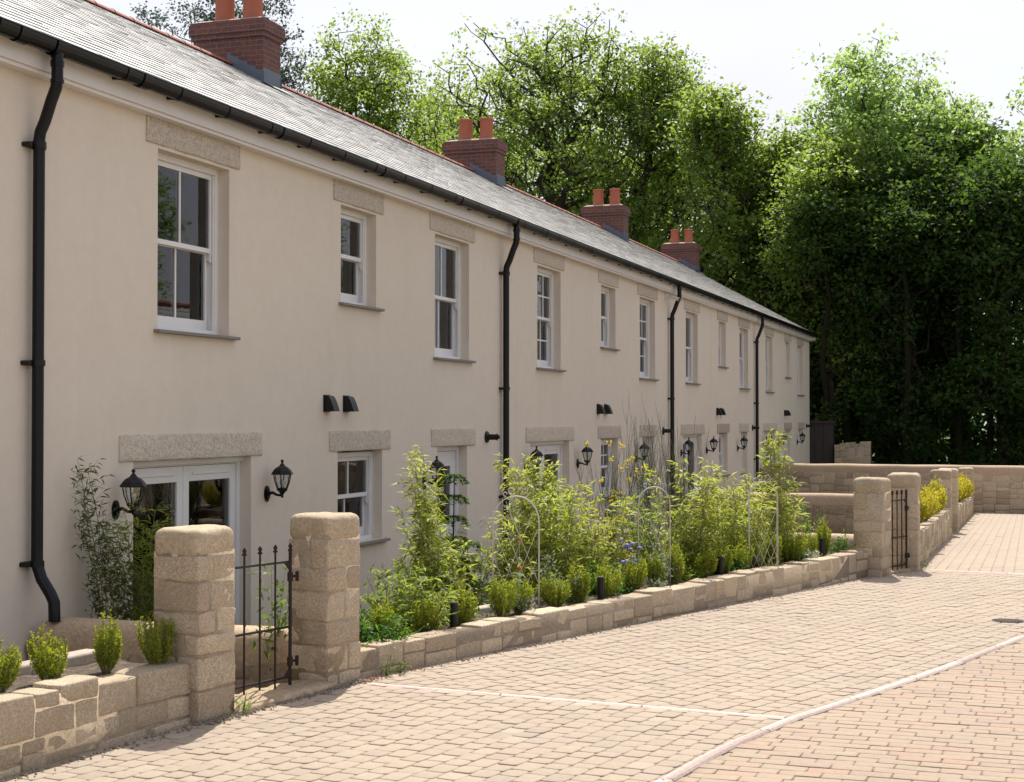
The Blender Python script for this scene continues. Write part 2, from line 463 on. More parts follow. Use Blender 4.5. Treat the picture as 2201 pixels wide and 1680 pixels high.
def setts(name, inside, ang, lx, ly, m, x0, x1, y0, y1, rnd, gap=.0015, top=.004, dep=.004, jit=.006, cham=.022, cut=None):
    """every sett a small block with worn corners; rows run along ang, joints staggered"""
    rng = np.random.default_rng(rnd)
    u = np.array([math.cos(ang), math.sin(ang)]); n = np.array([-u[1], u[0]])
    cx, cyy = (x0 + x1) / 2, (y0 + y1) / 2
    rad = math.hypot(x1 - x0, y1 - y0) / 2
    nr = int(rad / ly) + 1; nc = int(rad / lx) + 1
    V = []
    for r in range(-nr, nr + 1):
        off = (.5 if r % 2 else 0) * lx + rng.normal(0, lx * .06)
        a = (np.arange(-nc, nc + 1)) * lx + off
        ed = a + rng.normal(0, lx * .07, len(a))
        c0 = np.array([cx, cyy]) + n * (r * ly)
        for k in range(len(ed) - 1):
            mid = (ed[k] + ed[k + 1]) / 2
            px, py = c0 + u * mid
            if not (x0 <= px <= x1 and y0 <= py <= y1) or not inside(px, py): continue
            hx = (ed[k + 1] - ed[k]) / 2 - gap / 2; hy = ly / 2 - gap / 2
            V.append((px, py, hx, hy))
    A = np.array(V); k = len(A)
    h = np.array([gz(x) for x in A[:, 0]])
    c = cham
    hx = A[:, 2:3]; hy = A[:, 3:4] + rng.normal(0, .0012, (k, 1))
    cc = np.minimum(c * rng.uniform(.6, 1.4, (k, 1)), hy * .45)
    # octagon outline
    lxs = np.concatenate([hx - cc, hx, hx, hx - cc, -hx + cc, -hx, -hx, -hx + cc], 1)
    lys = np.concatenate([-hy, -hy + cc, hy - cc, hy, hy, hy - cc, -hy + cc, -hy], 1)
    rot = rng.normal(0, .018, (k, 1))
    jx = rng.normal(0, jit * .3, (k, 8)); jy = rng.normal(0, jit * .3, (k, 8))
    lxs = lxs + jx; lys = lys + jy
    tilt = rng.normal(0, .006, (k, 2)); lift = rng.normal(0, .0012, (k, 1))
    def ring(scale, z):
        X = lxs * scale; Y = lys * scale   # worn edge
        X2 = X * np.cos(rot) - Y * np.sin(rot); Y2 = X * np.sin(rot) + Y * np.cos(rot)
        wx = A[:, 0:1] + X2 * u[0] + Y2 * n[0]; wy = A[:, 1:2] + X2 * u[1] + Y2 * n[1]
        wz = h[:, None] + z + lift + X * tilt[:, :1] + Y * tilt[:, 1:]
        return np.stack([wx, wy, wz], 2)
    inset = .006 if lx > .2 else .011
    V3 = np.concatenate([ring(1 - inset / np.minimum(hx, hy), top), ring(1.0, top - (.0015 if lx > .2 else .0022)), ring(1.0, top - dep - .006)], 1).reshape(-1, 3)
    if cut: cut(V3)                                      # blocks cut to the kerb and the strips
    base = (np.arange(k) * 24)[:, None]
    me = bpy.data.meshes.new(name)
    quads = []
    for lay in (0, 8):
        for i in range(8):
            j = (i + 1) % 8
            quads.append([lay + i, lay + 8 + i, lay + 8 + j, lay + j])
    Q = (base[:, :, None] + np.array(quads)[None]).reshape(-1, 4)
    O8 = base + np.arange(8)[None]
    loops = np.concatenate([O8.ravel(), Q.ravel()])
    starts = np.concatenate([np.arange(k) * 8, k * 8 + np.arange(len(Q)) * 4])
    me.vertices.add(len(V3)); me.vertices.foreach_set('co', V3.astype(np.float32).ravel())
    me.loops.add(len(loops)); me.loops.foreach_set('vertex_index', loops.astype(np.int32))
    me.polygons.add(len(starts)); me.polygons.foreach_set('loop_start', starts.astype(np.int32))
    me.update(calc_edges=True); me.materials.append(m)
    o = bpy.data.objects.new(name, me); COL.objects.link(o); o['kind'] = 'structure'
    return o
# the pale channel strips divide the setts into three panels
def strip1(y): return 9.59 - (4.25 - y) * .104
def strip2(y): return 19.12 - (1.2 - y) * .21
KX, KY = [a for a, _ in KERB[:-1]], [c for _, c in KERB[:-1]]
def cut_setts(lo, hi):
    def f(V):
        V[:, 1] = np.maximum(V[:, 1], np.interp(V[:, 0], KX, KY) + .052)
        if lo: V[:, 0] = np.maximum(V[:, 0], lo(V[:, 1]) + .022)
        if hi: V[:, 0] = np.minimum(V[:, 0], hi(V[:, 1]) - .022)
    return f
def cut_bricks(V): V[:, 1] = np.minimum(V[:, 1], np.interp(V[:, 0], KX, KY) - .022)
yk = lambda x, y: y > kerb_y(x) + .02
setts('pavement', lambda x, y: x < strip1(y) + .03 and y < front_y(x) + .05 and yk(x, y), R(-9), .158, .124, M['sett'], 4.0, 9.8, 1.0, 5.4, 1, cham=.018, cut=cut_setts(None, strip1))
setts('pavement', lambda x, y: strip1(y) - .03 < x < strip2(y) + .03 and y < front_y(x) + .05 and yk(x, y), R(-19.5), .142, .126, M['sett'], 8.9, 19.4, -1.6, 4.7, 2, cham=.015, cut=cut_setts(strip1, strip2))
setts('pavement', lambda x, y: x > strip2(y) - .03 and y < front_y(x) + .05, R(0), .142, .13, M['sett'], 18.8, 41.8, -1.6, 1.6, 3, cham=.012, cut=cut_setts(strip2, None))
st = [(x, -13.5, kerb_y(x)) for x in [-8, 0, 4, 5, 6.5, 7.5, 8.4, 9.29, 10, 10.76, 11.6, 12.5, 13.33, 14.3, 15.2, 15.8]]
o = sheet('road', st, -.006, M['sand'])
setts('road', lambda x, y: y < kerb_y(x) + .04, R(90) - R(1.5), .215, .108, M['pbrick'], 5.4, 14.2, -1.4, 2.0, 4, gap=.004, top=.006, cham=.006, jit=.003, cut=cut_bricks)
# kerb: two long courses of bullnosed concrete, and the pale strips
def ribbon(name, pts, wd, z0, z1, m, joint=None, off=0.0):
    b = MB()
    P = []
    for a, c2 in zip(pts[:-1], pts[1:]):
        L = math.hypot(c2[0] - a[0], c2[1] - a[1]); n = max(1, int(L / .3))
        for i in range(n): P.append((a[0] + (c2[0] - a[0]) * i / n, a[1] + (c2[1] - a[1]) * i / n))
    P.append(pts[-1])
    def nrm(i):
        a = P[max(i - 1, 0)]; c2 = P[min(i + 1, len(P) - 1)]
        d = Vector((c2[0] - a[0], c2[1] - a[1])).normalized(); return Vector((-d.y, d.x))
    seg = 3
    for s0 in range(0, len(P) - 1, seg):
        idx = list(range(s0, min(s0 + seg, len(P) - 1) + 1)); vs = []
        for q, i in enumerate(idx):
            nn = nrm(i); x, y = P[i]
            if len(idx) > 1:
                k = .006
                dx = P[min(i + 1, len(P) - 1)][0] - P[max(i - 1, 0)][0]; dy = P[min(i + 1, len(P) - 1)][1] - P[max(i - 1, 0)][1]
                L = math.hypot(dx, dy)
                if q == 0: x += dx / L * k; y += dy / L * k
                if q == len(idx) - 1: x -= dx / L * k; y -= dy / L * k
            for (o2, zz) in ((off - wd / 2, z0 - .05), (off - wd / 2, z0), (off - wd / 2 + .012, z1), (off + wd / 2 - .012, z1), (off + wd / 2, z0), (off + wd / 2, z0 - .05)):
                vs.append((x + nn.x * o2, y + nn.y * o2, gz(x) + zz))
        fs = []
        for q in range(len(idx) - 1):
            for j in range(5):
                fs.append((q * 6 + j, (q + 1) * 6 + j, (q + 1) * 6 + j + 1, q * 6 + j + 1))
        fs.append((5, 4, 3, 2, 1, 0)); e = (len(idx) - 1) * 6; fs.append(tuple(e + j for j in range(6)))
        b.add(vs, fs)
    o = b.build(name, m); o['kind'] = 'structure'; return o
ribbon('kerb', KERB[1:-1], .034, .006, .014, M['strip'], off=.044)
ribbon('kerb', KERB[1:-1], .046, .008, .018, M['kerb'], off=0)
ribbon('channel_strip', [(strip1(4.26), 4.26), (strip1(2.6), 2.6), (strip1(1.40), 1.40)], .042, .004, .012, M['strip'])
ribbon('channel_strip', [(strip2(1.15), 1.15), (strip2(-1.5), -1.5)], .045, .004, .012, M['strip'])
# garden soil
st = [(x, front_y(x) + .12, 7.04) for x in [-6, 0, 5, 8.03, 9.72, 12, 15, 17.98, 19.0, 25, 30, 35, 41.6]]
sheet('garden_soil', st, -.42, M['soil'])

# ------------------------------------------------------------------ stonework
def roundbox(b, u0, u1, v0, v1, w0, w1, fn, r=.014, step=.05, amp=.006, nf=9.0, mat=0, seed=0.0):
    hu, hv, hw = (u1 - u0) / 2, (v1 - v0) / 2, (w1 - w0) / 2
    cu, cv, cw = (u0 + u1) / 2, (v0 + v1) / 2, (w0 + w1) / 2
    r = min(r, hu * .6, hv * .6, hw * .6)
    def grid(h):
        n = max(1, int(2 * (h - r) / step))
        return [-h, -h + r * .45, -h + r] + [(-h + r) + 2 * (h - r) * i / n for i in range(1, n)] + [h - r, h - r * .45, h]
    gu, gv, gw = grid(hu), grid(hv), grid(hw)
    def pt(a, c, d):
        q = Vector((a, c, d)); inner = Vector((max(-hu + r, min(hu - r, a)), max(-hv + r, min(hv - r, c)), max(-hw + r, min(hw - r, d))))
        e = q - inner
        if e.length > 1e-9: q = inner + e.normalized() * r
        nrm = (q - inner).normalized() if e.length > 1e-9 else Vector((0, 0, 0))
        W = Vector(fn(cu + q.x, cv + q.y, cw + q.z))
        s = Vector((W.x * nf + seed, W.y * nf, W.z * nf))
        a1 = noise.noise(s) * amp + noise.noise(s * 2.7) * amp * .5 + noise.noise(s * .35) * amp * 1.0
        wob = noise.noise_vector(Vector((W.x * 4.5 + 7, W.y * 4.5, W.z * 4.5 + seed))) * .55 + noise.noise_vector(Vector((W.x * 15, W.y * 15 + 3, W.z * 15))) * .28
        q = q + Vector((wob.x, wob.y * .3, wob.z)) * amp * 1.5; a1 += noise.noise(Vector((W.x * 38, W.y * 38, W.z * 38))) * amp * .30
        W2 = Vector(fn(cu + q.x + nrm.x * a1, cv + q.y + nrm.y * a1, cw + q.z + nrm.z * a1))
        return W2
    for (ga, gb, mk) in ((gu, gw, lambda a, c: pt(a, -hv, c)), (gu, gw, lambda a, c: pt(a, hv, c)),
                         (gv, gw, lambda a, c: pt(-hu, a, c)), (gv, gw, lambda a, c: pt(hu, a, c)),
                         (gu, gv, lambda a, c: pt(a, c, -hw)), (gu, gv, lambda a, c: pt(a, c, hw))):
        vs = [mk(a, c) for a in ga for c in gb]; n = len(gb)
        fs = [(i * n + j, (i + 1) * n + j, (i + 1) * n + j + 1, i * n + j + 1) for i in range(len(ga) - 1) for j in range(n - 1)]
        b.add(vs, fs, mat)

def ashlar(L, H, rng, wmax=.46, hmax=.25):
    out = []; todo = [(0, L, 0, H)]
    while todo:
        a, b2, c, d = todo.pop(); W = b2 - a; h = d - c
        if W > wmax * rng.uniform(.75, 1.5) and W / h > 1.5 or W > 1.1:
            k = a + W * rng.uniform(.36, .64); todo += [(a, k, c, d), (k, b2, c, d)]
        elif h > hmax * rng.uniform(.75, 1.35):
            k = c + h * rng.uniform(.38, .62); todo += [(a, b2, c, k), (a, b2, k, d)]
        elif W / h > 3.4:
            k = a + W * rng.uniform(.36, .64); todo += [(a, k, c, d), (k, b2, c, d)]
        else: out.append((a, b2, c, d))
    return out

def fix_normals(o):
    import bmesh
    bm = bmesh.new(); bm.from_mesh(o.data)
    bmesh.ops.remove_doubles(bm, verts=bm.verts, dist=1e-5)
    bmesh.ops.recalc_face_normals(bm, faces=bm.faces)
    bm.to_mesh(o.data); bm.free()

def stone_wall(name, A, B, thick, top0, top1, seed, label, cat, follow=True, zb=-.18, wmax=.46, hmax=.24, gap=.010, step=.05, amp=.007, r=.012, ragged=.022, mats=None, base_z=None, parent=None):
    """straight rubble wall: its front face runs A->B, the body lies to the left of that line"""
    rng = random.Random(seed); b = MB()
    A = Vector(A); B = Vector(B); L = (B - A).length; u = (B - A) / L; n = Vector((-u.y, u.x))
    H = max(top0, top1) + .18
    def fn(a, v, ww):
        p = A + u * a + n * v
        bz = (gz(p.x) if follow else 0) + zb if base_z is None else base_z
        tz = top0 + (top1 - top0) * max(0, min(1, a / L))
        k = ww / H
        return (p.x, p.y, bz + (tz - bz) * k)
    for (a0, a1, c0, c1) in ashlar(L, H, rng, wmax, hmax):
        ex = rng.uniform(-ragged, ragged * .6) if c1 > H - .01 else 0
        vo = rng.uniform(-.006, .010)
        roundbox(b, a0 + gap / 2, a1 - gap / 2, vo, thick - vo * .5, c0 + gap / 2, c1 - gap / 2 + ex, fn, r * rng.uniform(.8, 1.6), step, amp, 9, 0, seed * 3.1 + a0 * 7)
    b.box(.008, L - .008, .007, thick - .007, 0, H - .014 - ragged * .5, 1, fn)
    o = b.build(name, mats or [M['stone'], M['mortar']], parent, smooth=True)
    fix_normals(o)
    if label: tag(o, label, cat)
    return o

# ------------------------------------------------------------------ the terrace
D = 7.06; ZE = 4.60; RY, RZ = 11.4, 7.10; SL = (RZ - ZE) / (RY - 6.88)
def roof_z(y): return ZE + SL * (y - 6.88)
FLOOR = -.65
def sash_window(h, x0, x1, z0, z1, cols, rows, lint=None, sill=True, curtain=True, rngs=0):
    """outer frame (part) with sashes, panes, sill, lintel and curtain as its sub-parts"""
    yo = D + .115
    fw = .055
    b = MB()
    b.box(x0, x0 + fw, yo, yo + .13, z0, z1); b.box(x1 - fw, x1, yo, yo + .13, z0, z1)
    b.box(x0 + fw, x1 - fw, yo, yo + .13, z1 - fw, z1); b.box(x0 + fw, x1 - fw, yo - .01, yo + .13, z0, z0 + .045)
    b.box(x0 + fw, x0 + fw + .018, yo + .012, yo + .03, z0 + .045, z1 - fw); b.box(x1 - fw - .018, x1 - fw, yo + .012, yo + .03, z0 + .045, z1 - fw)
    win = b.build('window', M['white'], h, bevel=.004)
    zm = (z0 + z1) / 2 + .01; a, c = x0 + fw + .004, x1 - fw - .004
    for k, (s0, s1, y, st, name) in enumerate(((zm - .02, z1 - fw, yo + .032, .04, 'upper_sash'), (z0 + .047, zm + .018, yo + .075, .05, 'lower_sash'))):
        b = MB(); bt = .045 if k == 0 else .095
        b.box(a, a + st, y, y + .04, s0, s1); b.box(c - st, c, y, y + .04, s0, s1)
        b.box(a + st, c - st, y, y + .04, s1 - .045, s1); b.box(a + st, c - st, y, y + .04, s0, s0 + bt)
        gw = (c - a - 2 * st) / cols; g0, g1 = s0 + bt, s1 - .045
        for i in range(1, cols): b.box(a + st + gw * i - .012, a + st + gw * i + .012, y + .004, y + .036, g0, g1)
        for i in range(1, rows): 
            zz = g0 + (g1 - g0) * i / rows
            b.box(a + st, c - st, y + .006, y + .034, zz - .012, zz + .012)
        if k == 0:
            for xa, xb in ((a, a + .035), (c - .035, c)):
                b.add([(xa, y + .001, s0), (xb, y + .001, s0), (xb, y + .001, s0 - .085), (xa, y + .001, s0 - .085), (xa, y + .039, s0), (xb, y + .039, s0), (xb, y + .039, s0 - .06), (xa, y + .039, s0 - .06)],
                      [(0, 1, 2, 3), (4, 7, 6, 5), (3, 2, 6, 7), (0, 3, 7, 4), (1, 5, 6, 2), (0, 4, 5, 1)])
        sb = b.build(name, M['white'], win, bevel=.003)
        b = MB(); b.box(a + st * .5, c - st * .5, y + .017, y + .023, s0 + bt * .5, s1 - .02)
        b.build('pane', M['glass'], win)
    if sill:
        b = MB(); b.box(x0 - .06, x1 + .12, D - .06, yo + .01, z0 - .032, z0 - .003)
        b.build('sill', M['sill'], win, bevel=.005)
    if lint: lintel(win, *lint)
    if curtain:
        rr = random.Random(int(x0 * 100) + rngs)
        for (ca, cb) in ((x0 - .08, x0 + .08 + (x1 - x0) * rr.uniform(.12, .26)), (x1 - .02 - (x1 - x0) * rr.uniform(.08, .22), x1 + .38)):
            b = MB(); n = 26; vs = []; fs = []
            for i in range(n):
                xx = ca + (cb - ca) * i / (n - 1); yy = yo + .18 + .022 * math.sin(i * 1.35 + rr.uniform(-.3, .3))
                vs += [(xx, yy, z0 - .1), (xx, yy, z1 + .05)]
            for i in range(n - 1): fs.append((2 * i, 2 * i + 2, 2 * i + 3, 2 * i + 1))
            b.add(vs, fs)
            b.build('curtain', M['curtain'], win, smooth=True)
    return win

def lintel(win, x0, x1, z0, z1):
    b = MB(); rr = int(x0 * 37)
    roundbox(b, x0, x1, D - .018, D + .105, z0, z1, lambda a, v, c: (a, v, c), .010, .05, .006, 7, 0, rr)
    o = b.build('lintel', M['lintel'], win, smooth=True); fix_normals(o); return o

def french_door(h, x0, x1, lint):
    yo = D + .115; z0, z1 = FLOOR + .02, lint[2] - .006
    b = MB(); fw = .06
    b.box(x0, x0 + fw, yo, yo + .1, z0, z1); b.box(x1 - fw, x1, yo, yo + .1, z0, z1); b.box(x0 + fw, x1 - fw, yo, yo + .1, z1 - fw, z1)
    b.box(x0 - .0, x1 + .0, yo - .035, yo + .01, z1 - .045, z1 + .002)
    win = b.build('french_door', M['white'], h, bevel=.004)
    mid = (x0 + x1) / 2
    for a, c in ((x0 + fw + .004, mid - .004), (mid + .004, x1 - fw - .004)):
        b = MB(); y = yo + .02; st = .10; tp = .14
        b.box(a, a + st, y, y + .06, z0 + .03, z1 - fw - .004); b.box(c - st, c, y, y + .06, z0 + .03, z1 - fw - .004)
        b.box(a + st, c - st, y, y + .06, z1 - fw - .004 - tp, z1 - fw - .004); b.box(a + st, c - st, y, y + .06, z0 + .03, z0 + .22)
        b.box(a + st + .05, c - st - .05, y - .014, y + .01, z1 - fw - .085, z1 - fw - .06)     # trickle vent
        b.build('door_leaf', M['white'], win, bevel=.004)
        b = MB(); b.box(a + st - .01, c - st + .01, y + .02, y + .03, z0 + .2, z1 - fw - tp)
        b.build('pane', M['glass'], win)
    lintel(win, *lint)
    b = MB(); n = 26; vs = []; fs = []
    for ca, cb in ((x1 - .16, x1 + .40),):
        for i in range(n):
            xx = ca + (cb - ca) * i / (n - 1)
            vs += [(xx, yo + .25 + .02 * math.sin(i * 1.3), z0), (xx, yo + .25 + .02 * math.sin(i * 1.3), z1 + .03)]
        for i in range(n - 1): fs.append((2 * i, 2 * i + 2, 2 * i + 3, 2 * i + 1))
    b.add(vs, fs); b.build('curtain', M['curtain'], win, smooth=True)
    return win

def front_door(h, x0, x1, lint):
    yo = D + .115; z0, z1 = FLOOR + .02, lint[2] - .006
    b = MB(); fw = .06
    b.box(x0, x0 + fw, yo, yo + .1, z0, z1); b.box(x1 - fw, x1, yo, yo + .1, z0, z1); b.box(x0 + fw, x1 - fw, yo, yo + .1, z1 - fw, z1)
    d = b.build('front_door', M['white'], h, bevel=.004)
    a, c = x0 + fw + .004, x1 - fw - .004; y = yo + .03
    b = MB(); b.box(a, a + .17, y, y + .05, z0, z1 - fw - .004); b.box(c - .17, c, y, y + .05, z0, z1 - fw - .004)
    b.box(a + .17, c - .17, y, y + .05, z1 - fw - .20, z1 - fw - .004); b.box(a + .17, c - .17, y, y + .05, z0, z0 + 1.05)
    b.box(a + .22, c - .22, y - .008, y + .01, z0 + .15, z0 + .9)
    b.build('door_leaf', M['door'], d, bevel=.005)
    b = MB(); b.box(a + .16, c - .16, y + .02, y + .03, z0 + 1.04, z1 - fw - .19); b.build('pane', M['glass'], d)
    b = MB(); b.tube([(a + .06, y - .05, z0 + 1.0), (a + .17, y - .05, z0 + 1.0)], .011, 8); b.tube([(a + .07, y - .05, z0 + 1.0), (a + .07, y + .0, z0 + 1.0)], .011, 8)
    b.build('handle', M['blackmatt'], d)
    lintel(d, *lint)
    return d

def lantern(h, x, z, out=.20):
    """coach lantern: wall plate and curled arm, six-sided cage with domed hood"""
    b = MB(); yl = D - out
    # oval wall plate
    n = 18; vs = [(x + .058 * math.cos(2 * math.pi * k / n), D - yy, z - .02 + .092 * math.sin(2 * math.pi * k / n)) for yy in (0, .018) for k in range(n)]
    b.add(vs, [(k, (k + 1) % n, n + (k + 1) % n, n + k) for k in range(n)] + [tuple(range(n, 2 * n))])
    vs = [(x + .036 * math.cos(2 * math.pi * k / n), D - yy, z - .02 + .062 * math.sin(2 * math.pi * k / n)) for yy in (.018, .034) for k in range(n)]
    b.add(vs, [(k, (k + 1) % n, n + (k + 1) % n, n + k) for k in range(n)] + [tuple(range(n, 2 * n))])
    b.tube([(x, D - .03, z - .02), (x, D - .08, z - .005), (x, D - .13, z - .03), (x, D - .17, z - .035), (x, yl, z - .01), (x, yl, z + .03)], [.022, .017, .015, .015, .017, .024], 10)
    b.lathe([(.0, -.075), (.012, -.07), (.018, -.055), (.012, -.04), (.02, -.03), (.045, .0), (.060, .012), (.062, .03), (.055, .034), (0, .034)], (x, yl, z + .01), 12)
    for k in range(6):
        t = 2 * math.pi * k / 6 + .3
        p0 = Vector((x + .058 * math.cos(t), yl + .058 * math.sin(t), z + .04)); p1 = Vector((x + .104 * math.cos(t), yl + .104 * math.sin(t), z + .205))
        pm = (p0 + p1) / 2 + Vector((math.cos(t), math.sin(t), 0)) * .008
        b.tube([p0, pm, p1], .0065, 5)
    for r, zz in ((.060, .042), (.106, .206)):
        b.tube([(x + r * math.cos(2 * math.pi * k / 6 + .3), yl + r * math.sin(2 * math.pi * k / 6 + .3), z + zz) for k in range(7)], .007, 5)
    def shrink(bb, k=.86):
        bb.v = [(x + (p[0] - x) * k, D + (p[1] - D) * k, z + (p[2] - z) * k) for p in bb.v]
    shrink(b); a = b.build('wall_lantern', M['black'], h, smooth=False)
    b = MB(); b.lathe([(.128, .200), (.134, .208), (.124, .220), (.108, .245), (.078, .275), (.045, .292), (.030, .305), (.022, .318), (.013, .325), (.011, .335), (.020, .345), (.020, .355), (.010, .367), (0, .372)], (x, yl, z), 6, rot=.3)
    b.lathe([(.128, .200), (.0, .206)], (x, yl, z), 6, rot=.3)
    shrink(b); b.build('lantern_hood', M['black'], a)
    b = MB(); b.lathe([(.055, .044), (.080, .12), (.099, .202)], (x, yl, z), 6, rot=.3)
    shrink(b); b.build('lantern_glass', M['lglass'], a)
    b = MB(); b.lathe([(.0, .04), (.012, .04), (.014, .07), (.024, .085), (.03, .11), (.024, .135), (.0, .148)], (x, yl, z), 10)
    shrink(b); b.build('bulb', M['white'], a, smooth=True)
    return a

def downpipe(h, x, zbot=-.6, foot=False):
    b = MB(); yp = D - .075; r = .044
    yg = 6.83
    path = [(x, yg, ZE - .10), (x, yg, ZE - .30), (x, yg + .01, ZE - .36), (x, yg + .05, ZE - .45), (x, yp - .05, ZE - .60), (x, yp - .01, ZE - .68), (x, yp, ZE - .74), (x, yp, ZE - .9)]
    zs = [ZE - 1.6, ZE - 2.4, ZE - 3.2, .95]
    low = .74 if foot else zbot
    path += [(x, yp, z) for z in zs if z > low + .05] + [(x, yp, low)]
    if foot: path += [(x, yp - .01, low - .05), (x + .0, yp - .04, low - .13), (x + .0, yp - .12, low - .24), (x + .0, yp - .150, low - .30), (x + .0, yp - .155, .30)]
    b.tube(path, r, 16)
    for z, yy in [(ZE - .17, yg), (ZE - .19, yg), (ZE - .31, yg)] + [(ZE - .76, yp), (ZE - .80, yp)]:
        b.tube([(x, yy, z + .012), (x, yy, z - .012)], r + .007, 16)
    o = b.build('downpipe', M['black'], h, smooth=True)
    md = o.modifiers.new('e', 'EDGE_SPLIT'); md.split_angle = R(40)
    cl = [ZE - .78, 2.2] + ([.72] if foot else [.7])
    for z in cl:
        b = MB(); b.tube([(x, yp, z + .022), (x, yp, z - .022)], r + .010, 14)
        b.box(x - .10, x + .02, yp + .015, D, z - .018, z + .018)
        b.tube([(x - .095, yp - .0, z), (x - .095, D, z)], .018, 8)
        b.build('pipe_clip', M['blackmatt'], o)
    return o

def vent_cowl(h, x, z):
    b = MB(); wd, ht, dp = .135, .165, .125; n = 8
    prof = [(0, ht), (.045, ht)] + [(.045 + (dp - .045) * (k / n) ** .8, ht - ht * (k / n) ** 1.35) for k in range(1, n)] + [(dp, 0), (0, 0)]
    vs = []; fs = []
    for xx in (x - wd / 2, x + wd / 2):
        vs += [(xx, D - a, z + c) for a, c in prof]
    m = len(prof)
    fs = [(k, k + 1, m + k + 1, m + k) for k in range(m - 1)] + [tuple(range(m)), tuple(range(2 * m - 1, m - 1, -1))]
    b.add(vs, fs); b.box(x - wd / 2 - .012, x + wd / 2 + .012, D - .008, D, z - .005, z + ht + .01)
    return b.build('vent_cowl', M['blackmatt'], h)

def flue(h, x, z):
    b = MB()
    b.tube([(x, D, z), (x, D - .02, z), (x, D - .032, z)], [.082, .078, .04], 18)
    b.tube([(x, D - .03, z), (x, D - .15, z)], [.04, .04], 16); b.tube([(x, D - .15, z), (x, D - .158, z)], [.048, .048], 16); b.tube([(x, D - .158, z), (x, D - .19, z)], [.028, .028], 12)
    return b.build('boiler_flue', M['blackmatt'], h)

def chimney(h, x0, hx=.56):
    y0, y1, zt = 10.8, 11.98, 7.75
    b = MB(); x1 = x0 + hx
    b.box(x0, x1, y0, y1, roof_z(y0) - .3, zt - .27)
    b.box(x0 - .028, x1 + .028, y0 - .028, y1 + .028, zt - .27, zt - .195)
    b.box(x0 - .052, x1 + .052, y0 - .052, y1 + .052, zt - .195, zt - .045)
    b.box(x0 - .026, x1 + .026, y0 - .026, y1 + .026, zt - .045, zt)
    c = b.build('chimney', M['brick'], h, uv=True)
    # flaunching of mortar
    b = MB(); b.add([(x0 + .0, y0 + .0, zt + .001), (x1, y0, zt + .001), (x1, y1, zt + .001), (x0, y1, zt + .001), (x0 + .1, y0 + .1, zt + .05), (x1 - .1, y0 + .1, zt + .05), (x1 - .1, y1 - .1, zt + .05), (x0 + .1, y1 - .1, zt + .05)],
                    [(0, 1, 5, 4), (1, 2, 6, 5), (2, 3, 7, 6), (3, 0, 4, 7), (4, 5, 6, 7)])
    b.build('flaunching', M['mortar'], c)
    for yy, hh in ((11.12, .47), (11.60, .47)):
        b = MB(); b.lathe([(.155, 0), (.150, .1), (.138, hh - .05), (.141, hh - .045), (.158, hh - .035), (.160, hh), (.145, hh + .004), (.130, hh - .02), (.125, hh - .3)], ((x0 + x1) / 2, yy, zt + .03), 24)
        b.build('chimney_pot', M['terracotta'], c, smooth=True)
    b = MB(); e = .004
    def fl(y): return roof_z(y)
    ys = [y0 - .02 + .14 * i for i in range(0, 6)]
    for xx, s in ((x0 - e, -1), (x1 + e, 1)):           # stepped side flashing following the slope
        for i in range(5):
            ya, yb = ys[i], ys[i + 1]
            if yb > RY: yb = RY
            if ya >= yb: continue
            zt2 = fl(yb) + .20
            b.add([(xx, ya, fl(ya) - .02), (xx, yb, fl(yb) - .02), (xx, yb, zt2 - .04), (xx, ya, fl(ya) + .19), (xx + s * .003, ya, fl(ya) - .02), (xx + s * .003, yb, fl(yb) - .02), (xx + s * .003, yb, zt2 - .04), (xx + s * .003, ya, fl(ya) + .19)],
                  [(0, 1, 2, 3), (4, 7, 6, 5), (3, 2, 6, 7), (0, 3, 7, 4), (1, 5, 6, 2)])
    b.box(x0 - .006, x1 + .006, y0 - .007, y0 - .002, fl(y0) - .02, fl(y0) + .24)
    b.add([(x0 - .08, y0 - .004, fl(y0) + .03), (x1 + .08, y0 - .004, fl(y0) + .03), (x1 + .08, y0 - .22, fl(y0 - .22) + .030), (x0 - .08, y0 - .22, fl(y0 - .22) + .030)], [(0, 3, 2, 1)])
    b.build('flashing', M['lead'], c)
    return c

